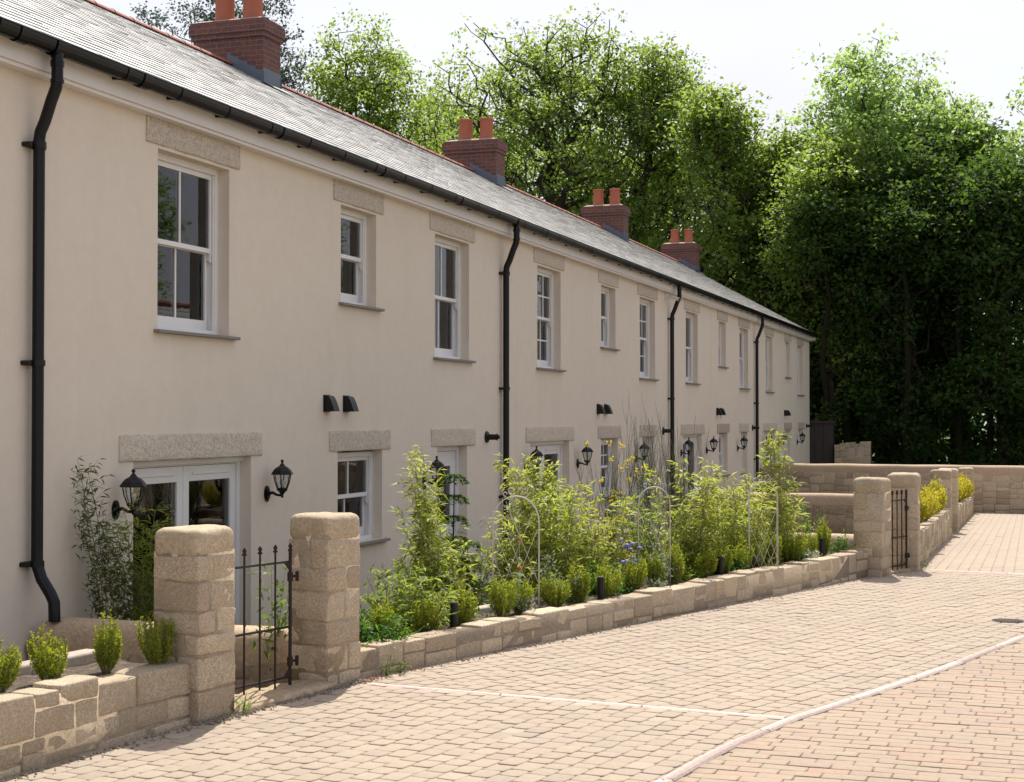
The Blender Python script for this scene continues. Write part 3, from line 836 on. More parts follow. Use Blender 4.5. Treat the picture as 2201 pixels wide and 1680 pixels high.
def house(x0, x1, label, windows, doors, lamps, vents, flues, pipe, chim, ncols, rows=1, end=False, foot=False, seed=0):
    h = empty('terraced_house', ((x0 + x1) / 2, 9, FLOOR), label, 'house', 'terraced houses in the row')
    ops = []
    for (a, b2, z0, z1) in [w_[:4] for w_ in windows]: ops.append((a, b2, z0, z1))
    for d in doors: ops.append((d[1], d[2], FLOOR, d[3][2] if d[0] != 'w' else d[3][2]))
    # --- wall with real openings
    b = MB()
    xs = sorted({x0, x1, *[o[0] for o in ops], *[o[1] for o in ops]}); ops2 = []
    for d in doors:
        if d[0] == 'w': ops2.append((d[1], d[2], d[4], d[3][2]))
        else: ops2.append((d[1], d[2], FLOOR, d[3][2]))
    ops = [tuple(w_[:4]) for w_ in windows] + ops2
    ztop = 4.56; zbot = -1.1
    zs = sorted({zbot, ztop, *[o[2] for o in ops], *[o[3] for o in ops]})
    for xa, xb in zip(xs[:-1], xs[1:]):
        for za, zb in zip(zs[:-1], zs[1:]):
            cx_, cz_ = (xa + xb) / 2, (za + zb) / 2
            if any(o[0] < cx_ < o[1] and o[2] < cz_ < o[3] for o in ops): continue
            b.add([(xa, D, za), (xb, D, za), (xb, D, zb), (xa, D, zb)], [(0, 1, 2, 3)])
    for (a, c, z0, z1) in ops:
        y2 = D + .26
        b.add([(a, D, z0), (c, D, z0), (c, D, z1), (a, D, z1), (a, y2, z0), (c, y2, z0), (c, y2, z1), (a, y2, z1)], [(0, 4, 5, 1), (1, 5, 6, 2), (2, 6, 7, 3), (3, 7, 4, 0)])
    # back, gable ends up to the roof
    yb = 2 * RY - D
    b.add([(x0, yb, zbot), (x1, yb, zbot), (x1, yb, ztop), (x0, yb, ztop)], [(1, 0, 3, 2)])
    for xx, f in ((x0, False), (x1, True)):
        vs = [(xx, D, zbot), (xx, yb, zbot), (xx, yb, roof_z(D) - .03), (xx, RY, RZ - .04), (xx, D, roof_z(D) - .03)]
        b.add(vs, [(0, 1, 2, 3, 4) if f else (4, 3, 2, 1, 0)])
    b.build('wall', M['render'], h)
    # rooms behind the glass
    b = MB()
    for (z0, z1) in ((FLOOR, 1.85), (2.0, 4.4)):
        n = 3
        for i in range(n):
            a = x0 + .1 + (x1 - x0 - .2) * i / n; c = x0 + .1 + (x1 - x0 - .2) * (i + 1) / n - .1
            vs = [(a, D + .265, z0), (c, D + .265, z0), (c, D + .265, z1), (a, D + .265, z1), (a, D + 4, z0), (c, D + 4, z0), (c, D + 4, z1), (a, D + 4, z1)]
            b.add(vs, [(4, 5, 6, 7), (0, 1, 5, 4), (3, 7, 6, 2), (0, 4, 7, 3), (1, 2, 6, 5)])
    b.build('interior', M['room'], h)
    for (a, c, z0, z1, li, cols, rws) in windows:
        sash_window(h, a, c, z0, z1, cols, rws, li, rngs=seed)
    for d in doors:
        if d[0] == 'f': french_door(h, d[1], d[2], d[3])
        elif d[0] == 'd': front_door(h, d[1], d[2], d[3])
        else: sash_window(h, d[1], d[2], d[4], d[3][2] - .02, ncols, rows, d[3], rngs=seed)
    for x, z in lamps: lantern(h, x, z)
    for x in vents: vent_cowl(h, x, 1.87)
    for x in flues: flue(h, x, 1.54)
    # --- roof
    rng = random.Random(seed + 5)
    b = MB(); xe = x1 + (.06 if end else 0)
    slope = math.hypot(RY - 6.88, RZ - ZE); nc = 29; dy = (RY - 6.88) / nc; dz = (RZ - ZE) / nc
    for i in range(nc):
        x = x0 - (.13 if i % 2 else 0)
        ya, yb2 = 6.88 + i * dy, 6.88 + (i + 1) * dy + .02
        while x < xe:
            xb = min(x + .26, xe); xa = max(x, x0)
            if xb - xa > .01:
                lf = .0125 + rng.uniform(-.0015, .003); tl = rng.uniform(-.0013, .0013)
                za, zb = ZE + i * dz, ZE + (i + 1) * dz + .02 * SL
                g = .0015; sk = rng.uniform(-.004, .004)
                b.add([(xa + g, ya + sk, za + lf + tl), (xb - g, ya + sk, za + lf - tl), (xb - g, yb2, zb + .001), (xa + g, yb2, zb + .001), (xa + g, ya + sk, za - .004), (xb - g, ya + sk, za - .004)],
                      [(0, 1, 2, 3), (4, 5, 1, 0)])
            x += .26
    b.add([(x0, 6.90, ZE - .01), (xe, 6.90, ZE - .01), (xe, RY, RZ - .012), (x0, RY, RZ - .012), (xe, 2 * RY - 6.90, ZE - .01), (x0, 2 * RY - 6.90, ZE - .01)], [(0, 1, 2, 3), (3, 2, 4, 5)])
    rf = b.build('roof', M['slate'], h)
    b = MB(); x = x0
    while x < xe - .01:
        xb = min(x + .44, xe); n = 8; vs = []
        for xx, rr in ((x + .003, .108), (x + .04, .102), (xb - .002, .100)):
            for k in range(n + 1):
                t = math.pi * (.06 + .88 * k / n)
                vs.append((xx, RY + rr * math.cos(t), RZ - .035 + rr * .82 * math.sin(t)))
        fs = [(q * (n + 1) + k, (q + 1) * (n + 1) + k, (q + 1) * (n + 1) + k + 1, q * (n + 1) + k + 1) for q in range(2) for k in range(n)]
        fs.append(tuple(range(n + 1)))
        b.add(vs, fs); x += .44
    b.build('ridge', M['ridge'], rf, smooth=False)
    if end:
        b = MB()
        b.add([(x1 + .06, 6.86, ZE - .24), (x1 + .06, 6.86, ZE - .0), (x1 + .06, RY, RZ - .02), (x1 + .06, RY, RZ - .26), (x1 + .005, 6.86, ZE - .24), (x1 + .005, 6.86, ZE), (x1 + .005, RY, RZ - .02), (x1 + .005, RY, RZ - .26)],
              [(0, 1, 2, 3), (7, 6, 5, 4), (0, 4, 5, 1), (3, 2, 6, 7), (0, 3, 7, 4)])
        b.build('bargeboard', M['fascia'], rf)
    if chim: chimney(h, chim)
    # --- fascia, soffit board, gutter
    b = MB(); xf = xe if not end else x1 + .06
    b.box(x0, xf, 6.935, D + .001, 4.375, ZE - .02)
    b.box(x0, xf, 6.955, D - .001, 4.345, 4.374)
    b.build('fascia', M['fascia'], h)
    b = MB(); gy, gzz, gr = 6.84, ZE - .02, .066; n = 10
    ang = [math.pi + math.pi * k / n for k in range(n + 1)]
    def halfp(xa, xb, r, lip=.0):
        vs = [(xx, gy + r * math.cos(t), gzz + r * math.sin(t) * 1.45) for xx in (xa, xb) for t in ang]
        m_ = n + 1
        b.add(vs, [(k, k + 1, m_ + k + 1, m_ + k) for k in range(n)])
    halfp(x0, xf, gr); halfp(x0, xf, gr - .005)
    b.tube([(x0, gy - gr, gzz), (xf, gy - gr, gzz)], .006, 6)
    x = x0 + .35; k = 0
    while x < xf:
        halfp(x - .016, x + .016, gr + .006)                     # bracket strap
        b.add([(x - .014, gy - .02, gzz - gr * 1.38), (x - .014, 6.934, gzz - gr * .4), (x - .014, 6.934, gzz - gr * 1.32), (x + .014, gy - .02, gzz - gr * 1.38), (x + .014, 6.934, gzz - gr * .4), (x + .014, 6.934, gzz - gr * 1.32)],
              [(0, 1, 2), (3, 5, 4), (0, 2, 5, 3), (0, 3, 4, 1)])
        if k % 3 == 1:
            halfp(x + .22, x + .34, gr + .008)                   # union
        x += .82; k += 1
    if pipe: halfp(pipe - .07, pipe + .07, gr + .010)
    b.build('gutter', M['black'], h, smooth=False)
    if pipe: downpipe(h, pipe, foot=foot)
    return h

LU = (4.13, 4.352)       # upper lintels
def up(a, c, z0, cols, rws, ex=.19):
    return (a, c, z0, LU[0] - .03, (a - ex, c + ex, LU[0], LU[1]), cols, rws)
LL = (1.44, 1.665)
# house 0 : only its far end is in view, at the picture's edge
h0 = house(-2.0, 9.45, 'terraced house of which only the plain wall left of the first black downpipe shows',
      [up(-.2, 1.0, 2.55, 2, 1), up(3.6, 4.5, 3.04, 1, 1), up(6.4, 7.6, 2.55, 2, 1)], [('f', 0, 1.9, (-.25, 2.15, *LL))], [], [], [8.78], None, None, 2, seed=1)
h1 = house(9.45, 20.45, 'nearest full terraced house, between the two tallest black downpipes, with two-column sash windows',
      [up(11.5, 12.74, 2.55, 2, 1), up(15.19, 16.14, 3.04, 1, 1), up(17.97, 19.21, 2.55, 2, 1)],
      [('f', 11.14, 13.18, (10.92, 13.38, *LL)), ('w', 15.12, 16.32, (14.9, 16.54, *LL), .42), ('d', 18.06, 19.14, (17.84, 19.43, *LL))],
      [(10.87, 1.07), (13.49, 1.08), (17.6, 1.02)], [14.84, 15.33], [19.9], 9.73, None, 2, foot=True, seed=2)
h2 = house(20.45, 31.05, 'second full terraced house, starting at the second downpipe, with small-paned sash windows',
      [up(22.2, 23.42, 2.55, 3, 2), up(25.86, 26.83, 3.02, 1, 1), up(28.65, 29.91, 2.55, 3, 2)],
      [('f', 21.85, 23.9, (21.63, 24.15, *LL)), ('w', 25.84, 26.98, (25.63, 27.19, *LL), .42), ('d', 28.82, 29.78, (28.63, 29.98, *LL))],
      [(21.62, 1.07), (24.36, 1.07), (28.3, 1.05)], [25.64, 26.12], [30.6], 20.52, 20.5, 3, 2, seed=3)
h3 = house(31.05, 41.42, 'third full terraced house, with the camera under its eaves at the third downpipe',
      [up(32.8, 34.06, 2.55, 2, 1), up(36.5, 37.42, 3.02, 1, 1), up(39.3, 40.56, 2.55, 2, 1)],
      [('f', 32.5, 34.5, (32.28, 34.75, *LL)), ('w', 36.5, 37.6, (36.28, 37.83, *LL), .42), ('d', 39.45, 40.4, (39.25, 40.6, *LL))],
      [(32.28, 1.07), (35.0, 1.07), (38.95, 1.05)], [36.27, 36.72], [41.18], 31.12, 31.07, 2, seed=4)
h4 = house(41.42, 52.45, 'last terraced house, at the far gable end of the row beside the dark trees',
      [up(43.42, 44.6, 2.55, 2, 1), up(47.05, 48.0, 3.02, 1, 1), up(49.64, 50.82, 2.55, 2, 1)],
      [('f', 43.1, 45.1, (42.9, 45.35, *LL)), ('w', 47.0, 48.1, (46.8, 48.3, *LL), .42), ('d', 49.9, 50.85, (49.7, 51.1, *LL))],
      [(42.85, 1.07), (45.6, 1.07), (49.5, 1.05)], [46.86, 47.35], [51.65], 41.5, 41.93, 2, end=True, seed=5)
chimney(h4, 51.86)
# the camera under the eaves beside the third downpipe
b = MB(); xc = 30.85
b.box(xc - .05, xc + .05, D - .05, D, 4.22, 4.32); b.tube([(xc, D - .05, 4.26), (xc - .02, D - .12, 4.25)], .015, 8)
b.tube([(xc - .02, D - .11, 4.25), (xc - .10, D - .30, 4.19)], .035, 12)
cc = b.build('security_camera', M['white'], h2)
b = MB(); b.tube([(xc - .10, D - .298, 4.19), (xc - .102, D - .306, 4.188)], .028, 12); b.build('lens', M['black'], cc)

# ------------------------------------------------------------------ garden walls and gates
stone_wall('garden_wall', (-6.0, 6.40), (8.06, 4.70), .20, .47, .375, 11, 'low granite block wall in the foreground, ending at the first gate pillar', 'wall', step=.038, wmax=.40, hmax=.25, ragged=.035, gap=.011)
stone_wall('garden_wall', (9.70, 4.42), (17.97, 1.76), .22, .20, .295, 12, 'long low granite wall between the two gates, with the planted bed behind', 'wall', step=.06, wmax=.36, hmax=.22, ragged=.022)
stone_wall('garden_wall', (19.15, 1.30), (28.0, 1.33), .14, .42, .22, 13, 'low granite wall sloping downhill just past the second gate', 'wall', step=.09, wmax=.36, hmax=.24)
stone_wall('garden_wall', (29.5, 1.33), (40.95, 1.40), .14, .16, -.22, 14, 'farthest stretch of low granite wall, running up to the end wall', 'wall', step=.12, wmax=.4, hmax=.24)

def pillar(c, ang, L, zt, seed, label, front=True, capm='pcap'):
    """gate pillar: c is its corner nearest the road and the camera"""
    u = Vector((math.cos(ang), math.sin(ang))); n = Vector((-u.y, u.x)); c = Vector(c)
    gb = gz(c.x)
    root = empty('gate_pillar', (c.x + (u.x + n.x) * L / 2, c.y + (u.y + n.y) * L / 2, gb), label, 'pillar', 'stone gate pillars along the road')
    def fn(a, v, ww): return (c.x + u.x * a + n.x * v, c.y + u.y * a + n.y * v, gb + ww)
    rng = random.Random(seed); b = MB(); z = -.12; H = zt - gb; capz = H - .15
    step = .038 if c.x < 12 else .09
    while z < capz - .01:
        hh = rng.uniform(.10, .21)
        if capz - (z + hh) < .11: hh = capz - z
        k = rng.uniform(.3, .7) * L; g = .010; mode = rng.choice('uvuv')
        pr_ = [rng.uniform(-.005, .003) for _ in range(2)]
        cells = [(0, k, 0, L), (k, L, 0, L)] if mode == 'u' else ([(0, L, 0, k), (0, L, k, L)] if mode == 'v' else [(0, L, 0, L)])
        if mode == 'u' and rng.random() < .5: cells = [(0, k, 0, L), (k, L, 0, k), (k, L, k, L)]
        for i, (a0, a1, v0, v1) in enumerate(cells):
            e = pr_[i % 2]
            roundbox(b, a0 + (g / 2 if a0 > 0 else -e), a1 - (g / 2 if a1 < L else -e), v0 + (g / 2 if v0 > 0 else -e), v1 - (g / 2 if v1 < L else -e), z + g / 2, z + hh - g / 2, fn, .013, step, .008, 9, 0, seed + i * 5 + z * 3)
        z += hh
    b.box(.006, L - .006, .006, L - .006, -.15, capz + .02, 1, fn)
    o = b.build('stonework', [M['stone'], M['mortar']], root, smooth=True); fix_normals(o)
    b = MB()
    # smooth rounded mortar capping, shoulders worn
    roundbox(b, -.006, L + .006, -.006, L + .006, capz - .02, H + .008, fn, .10, .035, .009, 4, 0, seed)
    vs = b.v
    o = b.build('capping', M[capm], root, smooth=True); fix_normals(o)
    return root
P1 = pillar((8.026, 4.645), R(-10), .35, 1.135, 21, 'stone gate pillar left of the near iron gate, the biggest in the picture')
P2 = pillar((9.407, 4.466), R(-15), .35, 1.135, 22, 'stone gate pillar carrying the hinges of the near iron gate')
P3 = pillar((17.95, 1.60), R(-12), .345, 1.10, 23, 'stone gate pillar at the far end of the planted bed, before the second gate')
P4 = pillar((18.85, 1.27), R(-1), .35, 1.13, 24, 'stone gate pillar on which the second iron gate hangs')
P5 = pillar((28.15, 1.33), R(0), .35, .88, 25, 'stone gate pillar in front of the pair further down the slope')
P6 = pillar((29.3, 1.27), R(0), .35, .86, 26, 'stone gate pillar half hidden just beyond the one downhill')
P7 = pillar((41.05, 1.40), R(0), .36, .52, 27, 'farthest stone gate pillar, against the end wall')

def gate(hinge, ang, label, nb=7, sp=.148, z0=.06, zt=.90, seed=0):
    hx, hy = hinge; gb = gz(hx)
    root = empty('iron_gate', (hx, hy, gb), label, 'gate', 'iron pedestrian gates')
    u = Vector((math.cos(ang), math.sin(ang), 0)); O = Vector((hx, hy, gb))
    W = sp * (nb - 1)
    b = MB(); zs = (z0 + .03, (z0 + zt) / 2 - .06, zt - .05)
    side = Vector((-u.y, u.x, 0))
    for z in zs:
        h2 = .0085
        b.tube([O + Vector((0, 0, z)), O + u * W + Vector((0, 0, z))], h2, 6)
    fr = b.build('rail', M['iron'], root)
    for i in range(nb):
        p = O + u * (sp * i); r = .012 if i == 0 else .007
        b = MB(); b.tube([p + Vector((0, 0, z0 - .03)), p + Vector((0, 0, zt + .03))], r, 8)
        b.lathe([(0, 0), (.008, .003), (.019, .022), (.015, .031), (.004, .043), (0, .045)], (p.x, p.y, p.z + zt + .028), 4, rot=ang)
        b.lathe([(.016, -.008), (.016, .004)], (p.x, p.y, p.z + zt + .028), 8)
        b.build('bar', M['iron'], root)
    for z in (zs[0] + .10, zs[2] - .10):
        b = MB(); q = O + Vector((0, 0, z))
        b.tube([q, q - u * .075], .009, 6); b.tube([q + Vector((0, 0, -.03)), q + Vector((0, 0, .03))], .02, 8)
        b.tube([q - u * .07 + Vector((0, 0, -.035)), q - u * .07 + Vector((0, 0, .03))], .013, 8)
        b.build('hinge', M['iron'], root)
    b = MB(); q = O + u * 0
    for z, s in ((zs[2], -1), (zs[0], 1)):                       # corner gussets
        a = O + Vector((0, 0, z))
        b.add([a, a + u * .07, a + Vector((0, 0, s * .07)), a + side * .006, a + u * .07 + side * .006, a + Vector((0, 0, s * .07)) + side * .006], [(0, 1, 2), (3, 5, 4), (0, 3, 4, 1), (1, 4, 5, 2), (2, 5, 3, 0)])
    b.build('bracket', M['iron'], root)
    return root
gate((9.235, 4.655), R(166), 'black iron gate with diamond finials between the two nearest pillars')
gate((18.80, 1.40), R(158), 'black iron gate between the far pair of tall pillars, casting bar shadows', sp=.118, seed=2)
# worn step under each gate
for (x0, y0, x1, y1, lab) in ((8.36, 4.60, 9.42, 4.44, 'rough stone threshold under the near iron gate, strewn with grit'), (18.28, 1.58, 18.87, 1.36, 'low stone threshold in the second gateway')):
    b = MB(); a = Vector((x0, y0)); c2 = Vector((x1, y1)); L = (c2 - a).length; u = (c2 - a) / L; n = Vector((-u.y, u.x))
    roundbox(b, 0, L, -.05, .30, -.1, .035, lambda p, q, r: (a.x + u.x * p + n.x * q, a.y + u.y * p + n.y * q, gz(a.x) + r), .02, .05, .012, 6, 0, x0)
    o = b.build('threshold', M['earthwall'], None, smooth=True); fix_normals(o); tag(o, lab, 'step')

def cob_wall(A, B, thick, zt, seed, label, zb=-.55, cat='wall', capm='cap', hmax=.3, step=.10):
    """garden dividing wall: mortar-washed stone with a smooth rounded top"""
    A = Vector(A); B = Vector(B); L = (B - A).length; u = (B - A) / L; n = Vector((-u.y, u.x))
    root = empty('dividing_wall', ((A.x + B.x) / 2, (A.y + B.y) / 2, zb), label, cat, 'rounded dividing walls')
    b = MB(); r = thick / 2; nseg = int(L / .12) + 2; prof = []
    rr = .13
    for k in range(9):
        t = math.pi / 2 * k / 8; prof.append((-r + rr - rr * math.cos(t), zt - rr + rr * math.sin(t)))
    prof = [(-r, zt - .24), (-r - .004, zt - .16)] + prof; prof = prof + [(-a, z) for a, z in reversed(prof)]
    vs = []; m_ = len(prof)
    for i in range(nseg):
        a = L * i / (nseg - 1); sc = 1.0
        e = min(a, L - a)
        drop = 0 if e > .16 else (.16 - math.sqrt(max(0, .16 ** 2 - (.16 - e) ** 2))) * .8
        for (v, z) in prof:
            w1 = noise.noise(Vector((a * 1.7 + seed, v * 4, z * 3))) * .012
            p = A + u * a + n * (v + (w1 if v > 0 else -w1)); dz_ = drop * max(0, (z - (zt - .24)) / .24)
            vs.append((p.x, p.y, z - dz_ + noise.noise(Vector((a * 1.1, seed * 2.0, v * 2))) * .012))
    fs = [(i * m_ + k, (i + 1) * m_ + k, (i + 1) * m_ + k + 1, i * m_ + k + 1) for i in range(nseg - 1) for k in range(m_ - 1)]
    fs += [tuple(range(m_)), tuple((nseg - 1) * m_ + k for k in reversed(range(m_)))]
    b.add(vs, fs); o = b.build('capping', M[capm], root, smooth=True); fix_normals(o)
    rng = random.Random(seed); b = MB(); H = zt - .2 - zb
    def fn(a, v, ww):
        p = A + u * a + n * (v - r); return (p.x, p.y, zb + ww)
    for (a0, a1, c0, c1) in ashlar(L, H, rng, .44, hmax):
        roundbox(b, a0 + .005, a1 - .005, rng.uniform(-.003, .006), thick + rng.uniform(-.006, .003), c0 + .005, c1 - .005, fn, .014, step, .008, 6, 0, a0 * 7 + seed)
    b.box(.01, L - .01, .008, thick - .008, 0, H, 1, fn)
    o = b.build('stonework', [M['earthwall'] if L < 8 else M['stone'], M['mortar']], root, smooth=True); fix_normals(o)
    return root
cob_wall((9.86, 7.04), (9.86, 4.82), .36, .31, 31, 'nearest rounded dividing wall, meeting the house under the first downpipe', step=.06)
cob_wall((20.7, 7.04), (20.7, 1.60), .36, .27, 32, 'rounded dividing wall behind the bamboo, ending near the second gate')
cob_wall((31.2, 7.04), (31.0, 1.60), .36, .30, 33, 'rounded dividing wall seen above the shrubs beyond the second gate', zb=-.9)
# the end wall across the road
stone = cob_wall((42.55, 7.04), (41.45, -14.0), .42, .56, 34, 'long end wall of stone with rounded top closing off the road', zb=-1.0, hmax=.27, step=.14)
tag(stone, group=None)
# walls beyond
b = MB(); b.box(53.9, 54.05, 6.45, 8.6, -.9, 1.62); b.box(53.84, 54.11, 6.42, 8.63, 1.62, 1.70)
for k in range(7): b.box(53.885, 53.9, 6.5 + k * .3, 6.5 + k * .3 + .27, -.9, 1.6)
o = b.build('timber_screen', M['dark'], None); tag(o, 'dark timber screen in shade against the far house corner', 'screen')
o = stone_wall('ruined_wall', (53.6, 6.38), (53.6, 5.18), .5, .93, 1.0, 35, 'short grey block of old stone wall standing behind the end wall', 'wall', base_z=-1.0, step=.1, wmax=.3, hmax=.16, ragged=.04)
# pale inner edging of the planted bed
def edging(name, pts, wd, h, z, m, label, z2=None):
    b = MB(); za = z; Lt = sum((Vector(q) - Vector(p)).length for p, q in zip(pts[:-1], pts[1:]))
    for a, c2 in zip(pts[:-1], pts[1:]):
        a = Vector(a); c2 = Vector(c2); L = (c2 - a).length; u = (c2 - a) / L; n = Vector((-u.y, u.x))
        k = 0.0
        while k < L - .05:
            e = min(k + .9, L); z = za + ((z2 if z2 is not None else za) - za) * k / Lt
            roundbox(b, k + .003, e - .003, 0, wd, -h, 0, lambda p, q, r: (a.x + u.x * p + n.x * q, a.y + u.y * p + n.y * q, z + r), .02, .2, .004, 5, 0, k)
            k = e
    o = b.build(name, m, None, smooth=True); fix_normals(o); tag(o, label, 'edging'); return o
def shift(p, q, d):
    u = (Vector(q) - Vector(p)).normalized(); n = Vector((-u.y, u.x)) * d
    return (p[0] + n.x, p[1] + n.y), (q[0] + n.x, q[1] + n.y)
A1, A2 = shift((-6.0, 6.40), (8.0, 4.70), .62)
edging('bed_edging', [A1, A2], .14, .9, .45, M['pale'], 'pale concrete edging behind the box shrubs on the foreground wall', .40)
B1_, B2_ = shift((9.85, 4.42), (17.9, 1.76), .62)
edging('bed_edging', [B1_, B2_], .13, .7, .205, M['pale'], 'pale concrete edging along the back of the long planted bed', .28)
C1_, C2_ = shift((19.2, 1.30), (28.0, 1.33), .55)
def bed(name, a, c2, wd, z0, z1, label=None):
    a = Vector(a); c2 = Vector(c2); L = (c2 - a).length; u = (c2 - a) / L; n = Vector((-u.y, u.x)); b = MB(); nn = int(L / .06); vs = []; m_ = 7
    for i in range(nn + 1):
        for j in range(m_):
            p = a + u * (L * i / nn) + n * (.17 + (wd - .17) * j / (m_ - 1))
            vs.append((p.x, p.y, z0 + (z1 - z0) * i / nn + noise.noise(Vector((p.x * 6, p.y * 6, 0))) * .022 + noise.noise(Vector((p.x * 19, p.y * 19, 3))) * .012))
    b.add(vs, [(i * m_ + j, (i + 1) * m_ + j, (i + 1) * m_ + j + 1, i * m_ + j + 1) for i in range(nn) for j in range(m_ - 1)])
    o = b.build(name, M['soil'], None, smooth=True); o['kind'] = 'structure'; return o
bed('bed_soil', (-6.0, 6.40), (8.0, 4.70), .66, .41, .34)
bed('bed_soil', (9.8, 4.40), (17.95, 1.76), .66, .155, .25)
bed('bed_soil', (19.2, 1.30), (28.0, 1.33), .62, .38, .17)
bed('bed_soil', (29.6, 1.33), (41.0, 1.40), .62, .11, -.27)
# manhole cover
b = MB(); xm, ym = 14.37, .20
b.lathe([(.14, -.02), (.14, .008), (.12, .009), (.118, .004), (.113, .004), (.110, .010), (0, .010)], (xm, ym, gz(xm)), 32)
for k in range(-3, 4): b.box(xm - math.sqrt(.0115 - (k * .028) ** 2), xm + math.sqrt(.0115 - (k * .028) ** 2), ym + k * .028 - .005, ym + k * .028 + .005, gz(xm) + .0102, gz(xm) + .013)
o = b.build('manhole_cover', M['iron_cover'], None); tag(o, 'round grey manhole cover set in the paving near the kerb', 'manhole cover')

# ------------------------------------------------------------------ plants
def stems_to(b, pts, r0, r1, n=4):
    k = len(pts); b.tube(pts, [r0 + (r1 - r0) * i / (k - 1) for i in range(k)], n, caps=False)

def bamboo(base, height, spread, nculm, nleaf, m, label, seed, lean=(0, 0), ymax=None, leafL=.085, low=.12, name='bamboo'):
    rng = np.random.default_rng(seed); rr = random.Random(seed)
    root = empty(name, base, label, 'bamboo', 'bamboo clumps in the front gardens')
    B = Vector(base); b = MB(); P = []; Dd = []
    for c in range(nculm):
        a = rr.uniform(0, 2 * math.pi); rad = spread * math.sqrt(rr.random()) * .35
        h = height * (rr.uniform(.55, 1.0) if c > 1 else 1.0)
        top = Vector((math.cos(a), math.sin(a), 0)) * spread * rr.uniform(.25, .95) * (h / height) + Vector((lean[0], lean[1], 0)) * h
        p0 = B + Vector((math.cos(a) * rad, math.sin(a) * rad, 0)); pts = []
        for k in range(9):
            t = k / 8; q = p0 + top * (t ** 1.9) + Vector((0, 0, h * (t - .06 * t * t))) + Vector((rr.gauss(0, .008), rr.gauss(0, .008), 0))
            if ymax and q.y > ymax: q.y = ymax
            pts.append(q)
        stems_to(b, pts, .0062, .0018, 4)
        nn_ = int(h / .052)
        for nd in range(nn_):
            t = low + (1 - low) * (nd + rr.random()) / nn_
            if t >= 1: t = .999
            i = min(7, int(t * 8)); q = pts[i].lerp(pts[i + 1], t * 8 - i)
            for tw in range(2 if t > .25 and rr.random() < .72 else 1):
                az = rr.uniform(0, 2 * math.pi); L = rr.uniform(.07, .26) * (1.2 - .6 * t)
                d = Vector((math.cos(az), math.sin(az), rr.uniform(.2, 1.1))).normalized()
                e = q + d * L
                stems_to(b, [q, (q + e) / 2 + Vector((0, 0, .006)), e], .0018, .0008, 3)
                for lf in range(int(nleaf) + 1):
                    s = rr.uniform(.25, 1.05); o2 = q + d * (L * s)
                    az2 = az + rr.gauss(0, .9); el = rr.gauss(.05, .45)
                    P.append(o2); Dd.append((math.cos(az2) * math.cos(el), math.sin(az2) * math.cos(el), math.sin(el)))
    P = np.array([tuple(p) for p in P]); Dd = np.array(Dd); n = len(P)
    Nn = rng.normal(0, .45, (n, 3)) + np.array([0, 0, 1.0])
    if ymax is not None: Dd[:, 1] = np.where(P[:, 1] > ymax - .09, -np.abs(Dd[:, 1]), Dd[:, 1])
    L = rng.uniform(.6, 1.3, n) * leafL
    leaves_obj('foliage', leaf_arrays(P, Dd, Nn, L, L * rng.uniform(.15, .23, n)), m, root)
    b.build('culms', M['stem'], root)
    return root

# in the picture, left to right
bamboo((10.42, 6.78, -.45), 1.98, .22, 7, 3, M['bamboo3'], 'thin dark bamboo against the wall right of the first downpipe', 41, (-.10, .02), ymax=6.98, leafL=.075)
bamboo((10.62, 6.60, -.45), 1.62, .30, 13, 4, M['bamboo2'], 'dense dark green bamboo in front of the nearest french doors', 42, (0, 0), ymax=6.95, leafL=.07)
bamboo((10.50, 6.22, -.45), 1.40, .28, 13, 4, M['bamboo2'], 'yellowish green bamboo behind the near left gate pillar', 43, (0.05, 0), leafL=.08)
bamboo((11.95, 4.70, -.40), 2.02, .21, 9, 4, M['bamboo'], 'tall golden bamboo rising to the door lantern behind the near bed', 44, (.02, .0), leafL=.088)
bamboo((11.05, 4.55, -.35), 1.02, .36, 18, 4, M['bamboo2'], 'low bushy green bamboo just right of the gate hinge pillar', 45, (-.10, -.02), leafL=.085)
bamboo((11.9, 4.75, -.35), 1.15, .42, 14, 4, M['bamboo'], 'broad bamboo between the near bed and the first white arch', 46, (0, 0), leafL=.085)
bamboo((13.75, 4.25, -.38), 1.80, .42, 20, 4, M['bamboo'], 'wide bright bamboo right of the first white arch', 47, (-.02, 0), leafL=.09)
bamboo((14.3, 3.95, -.38), 1.55, .38, 14, 4, M['bamboo'], 'bright bamboo with drooping leaves left of the second white arch', 48, (.05, 0), leafL=.09)
bamboo((15.45, 3.30, -.38), 1.82, .40, 18, 4, M['bamboo'], 'bright bamboo right of the second white arch', 49, (0, 0), leafL=.095)
bamboo((16.1, 3.05, -.38), 1.60, .30, 10, 3, M['bamboo'], 'pale bamboo growing up through the third white arch', 50, (0, 0), leafL=.095)
bamboo((17.35, 2.62, -.40), 2.12, .22, 8, 3, M['bamboo'], 'tall slender golden bamboo in front of the far gable end', 51, (.02, 0), leafL=.10)
bamboo((16.9, 2.75, -.40), 1.5, .34, 14, 3, M['bamboo'], 'thin golden bamboo left of the bronze-leaved shrub', 52, (0, 0), leafL=.095)

bamboo((12.25, 4.85, -.38), 1.45, .28, 10, 4, M['bamboo2'], 'greenish bamboo between the golden bamboo and the first white arch', 53, (.02, 0), leafL=.085)
bamboo((13.2, 4.35, -.38), 1.55, .30, 12, 4, M['bamboo'], 'yellow-green bamboo seen through the right leg of the first white arch', 54, (0, 0), leafL=.088)
bamboo((15.0, 3.6, -.38), 1.45, .34, 12, 4, M['bamboo2'], 'greener bamboo behind the silver-leaved shrub', 55, (0, 0), leafL=.09)
bamboo((16.45, 2.95, -.38), 1.55, .32, 12, 4, M['bamboo'], 'yellow bamboo right of the third white arch', 56, (0, 0), leafL=.09)

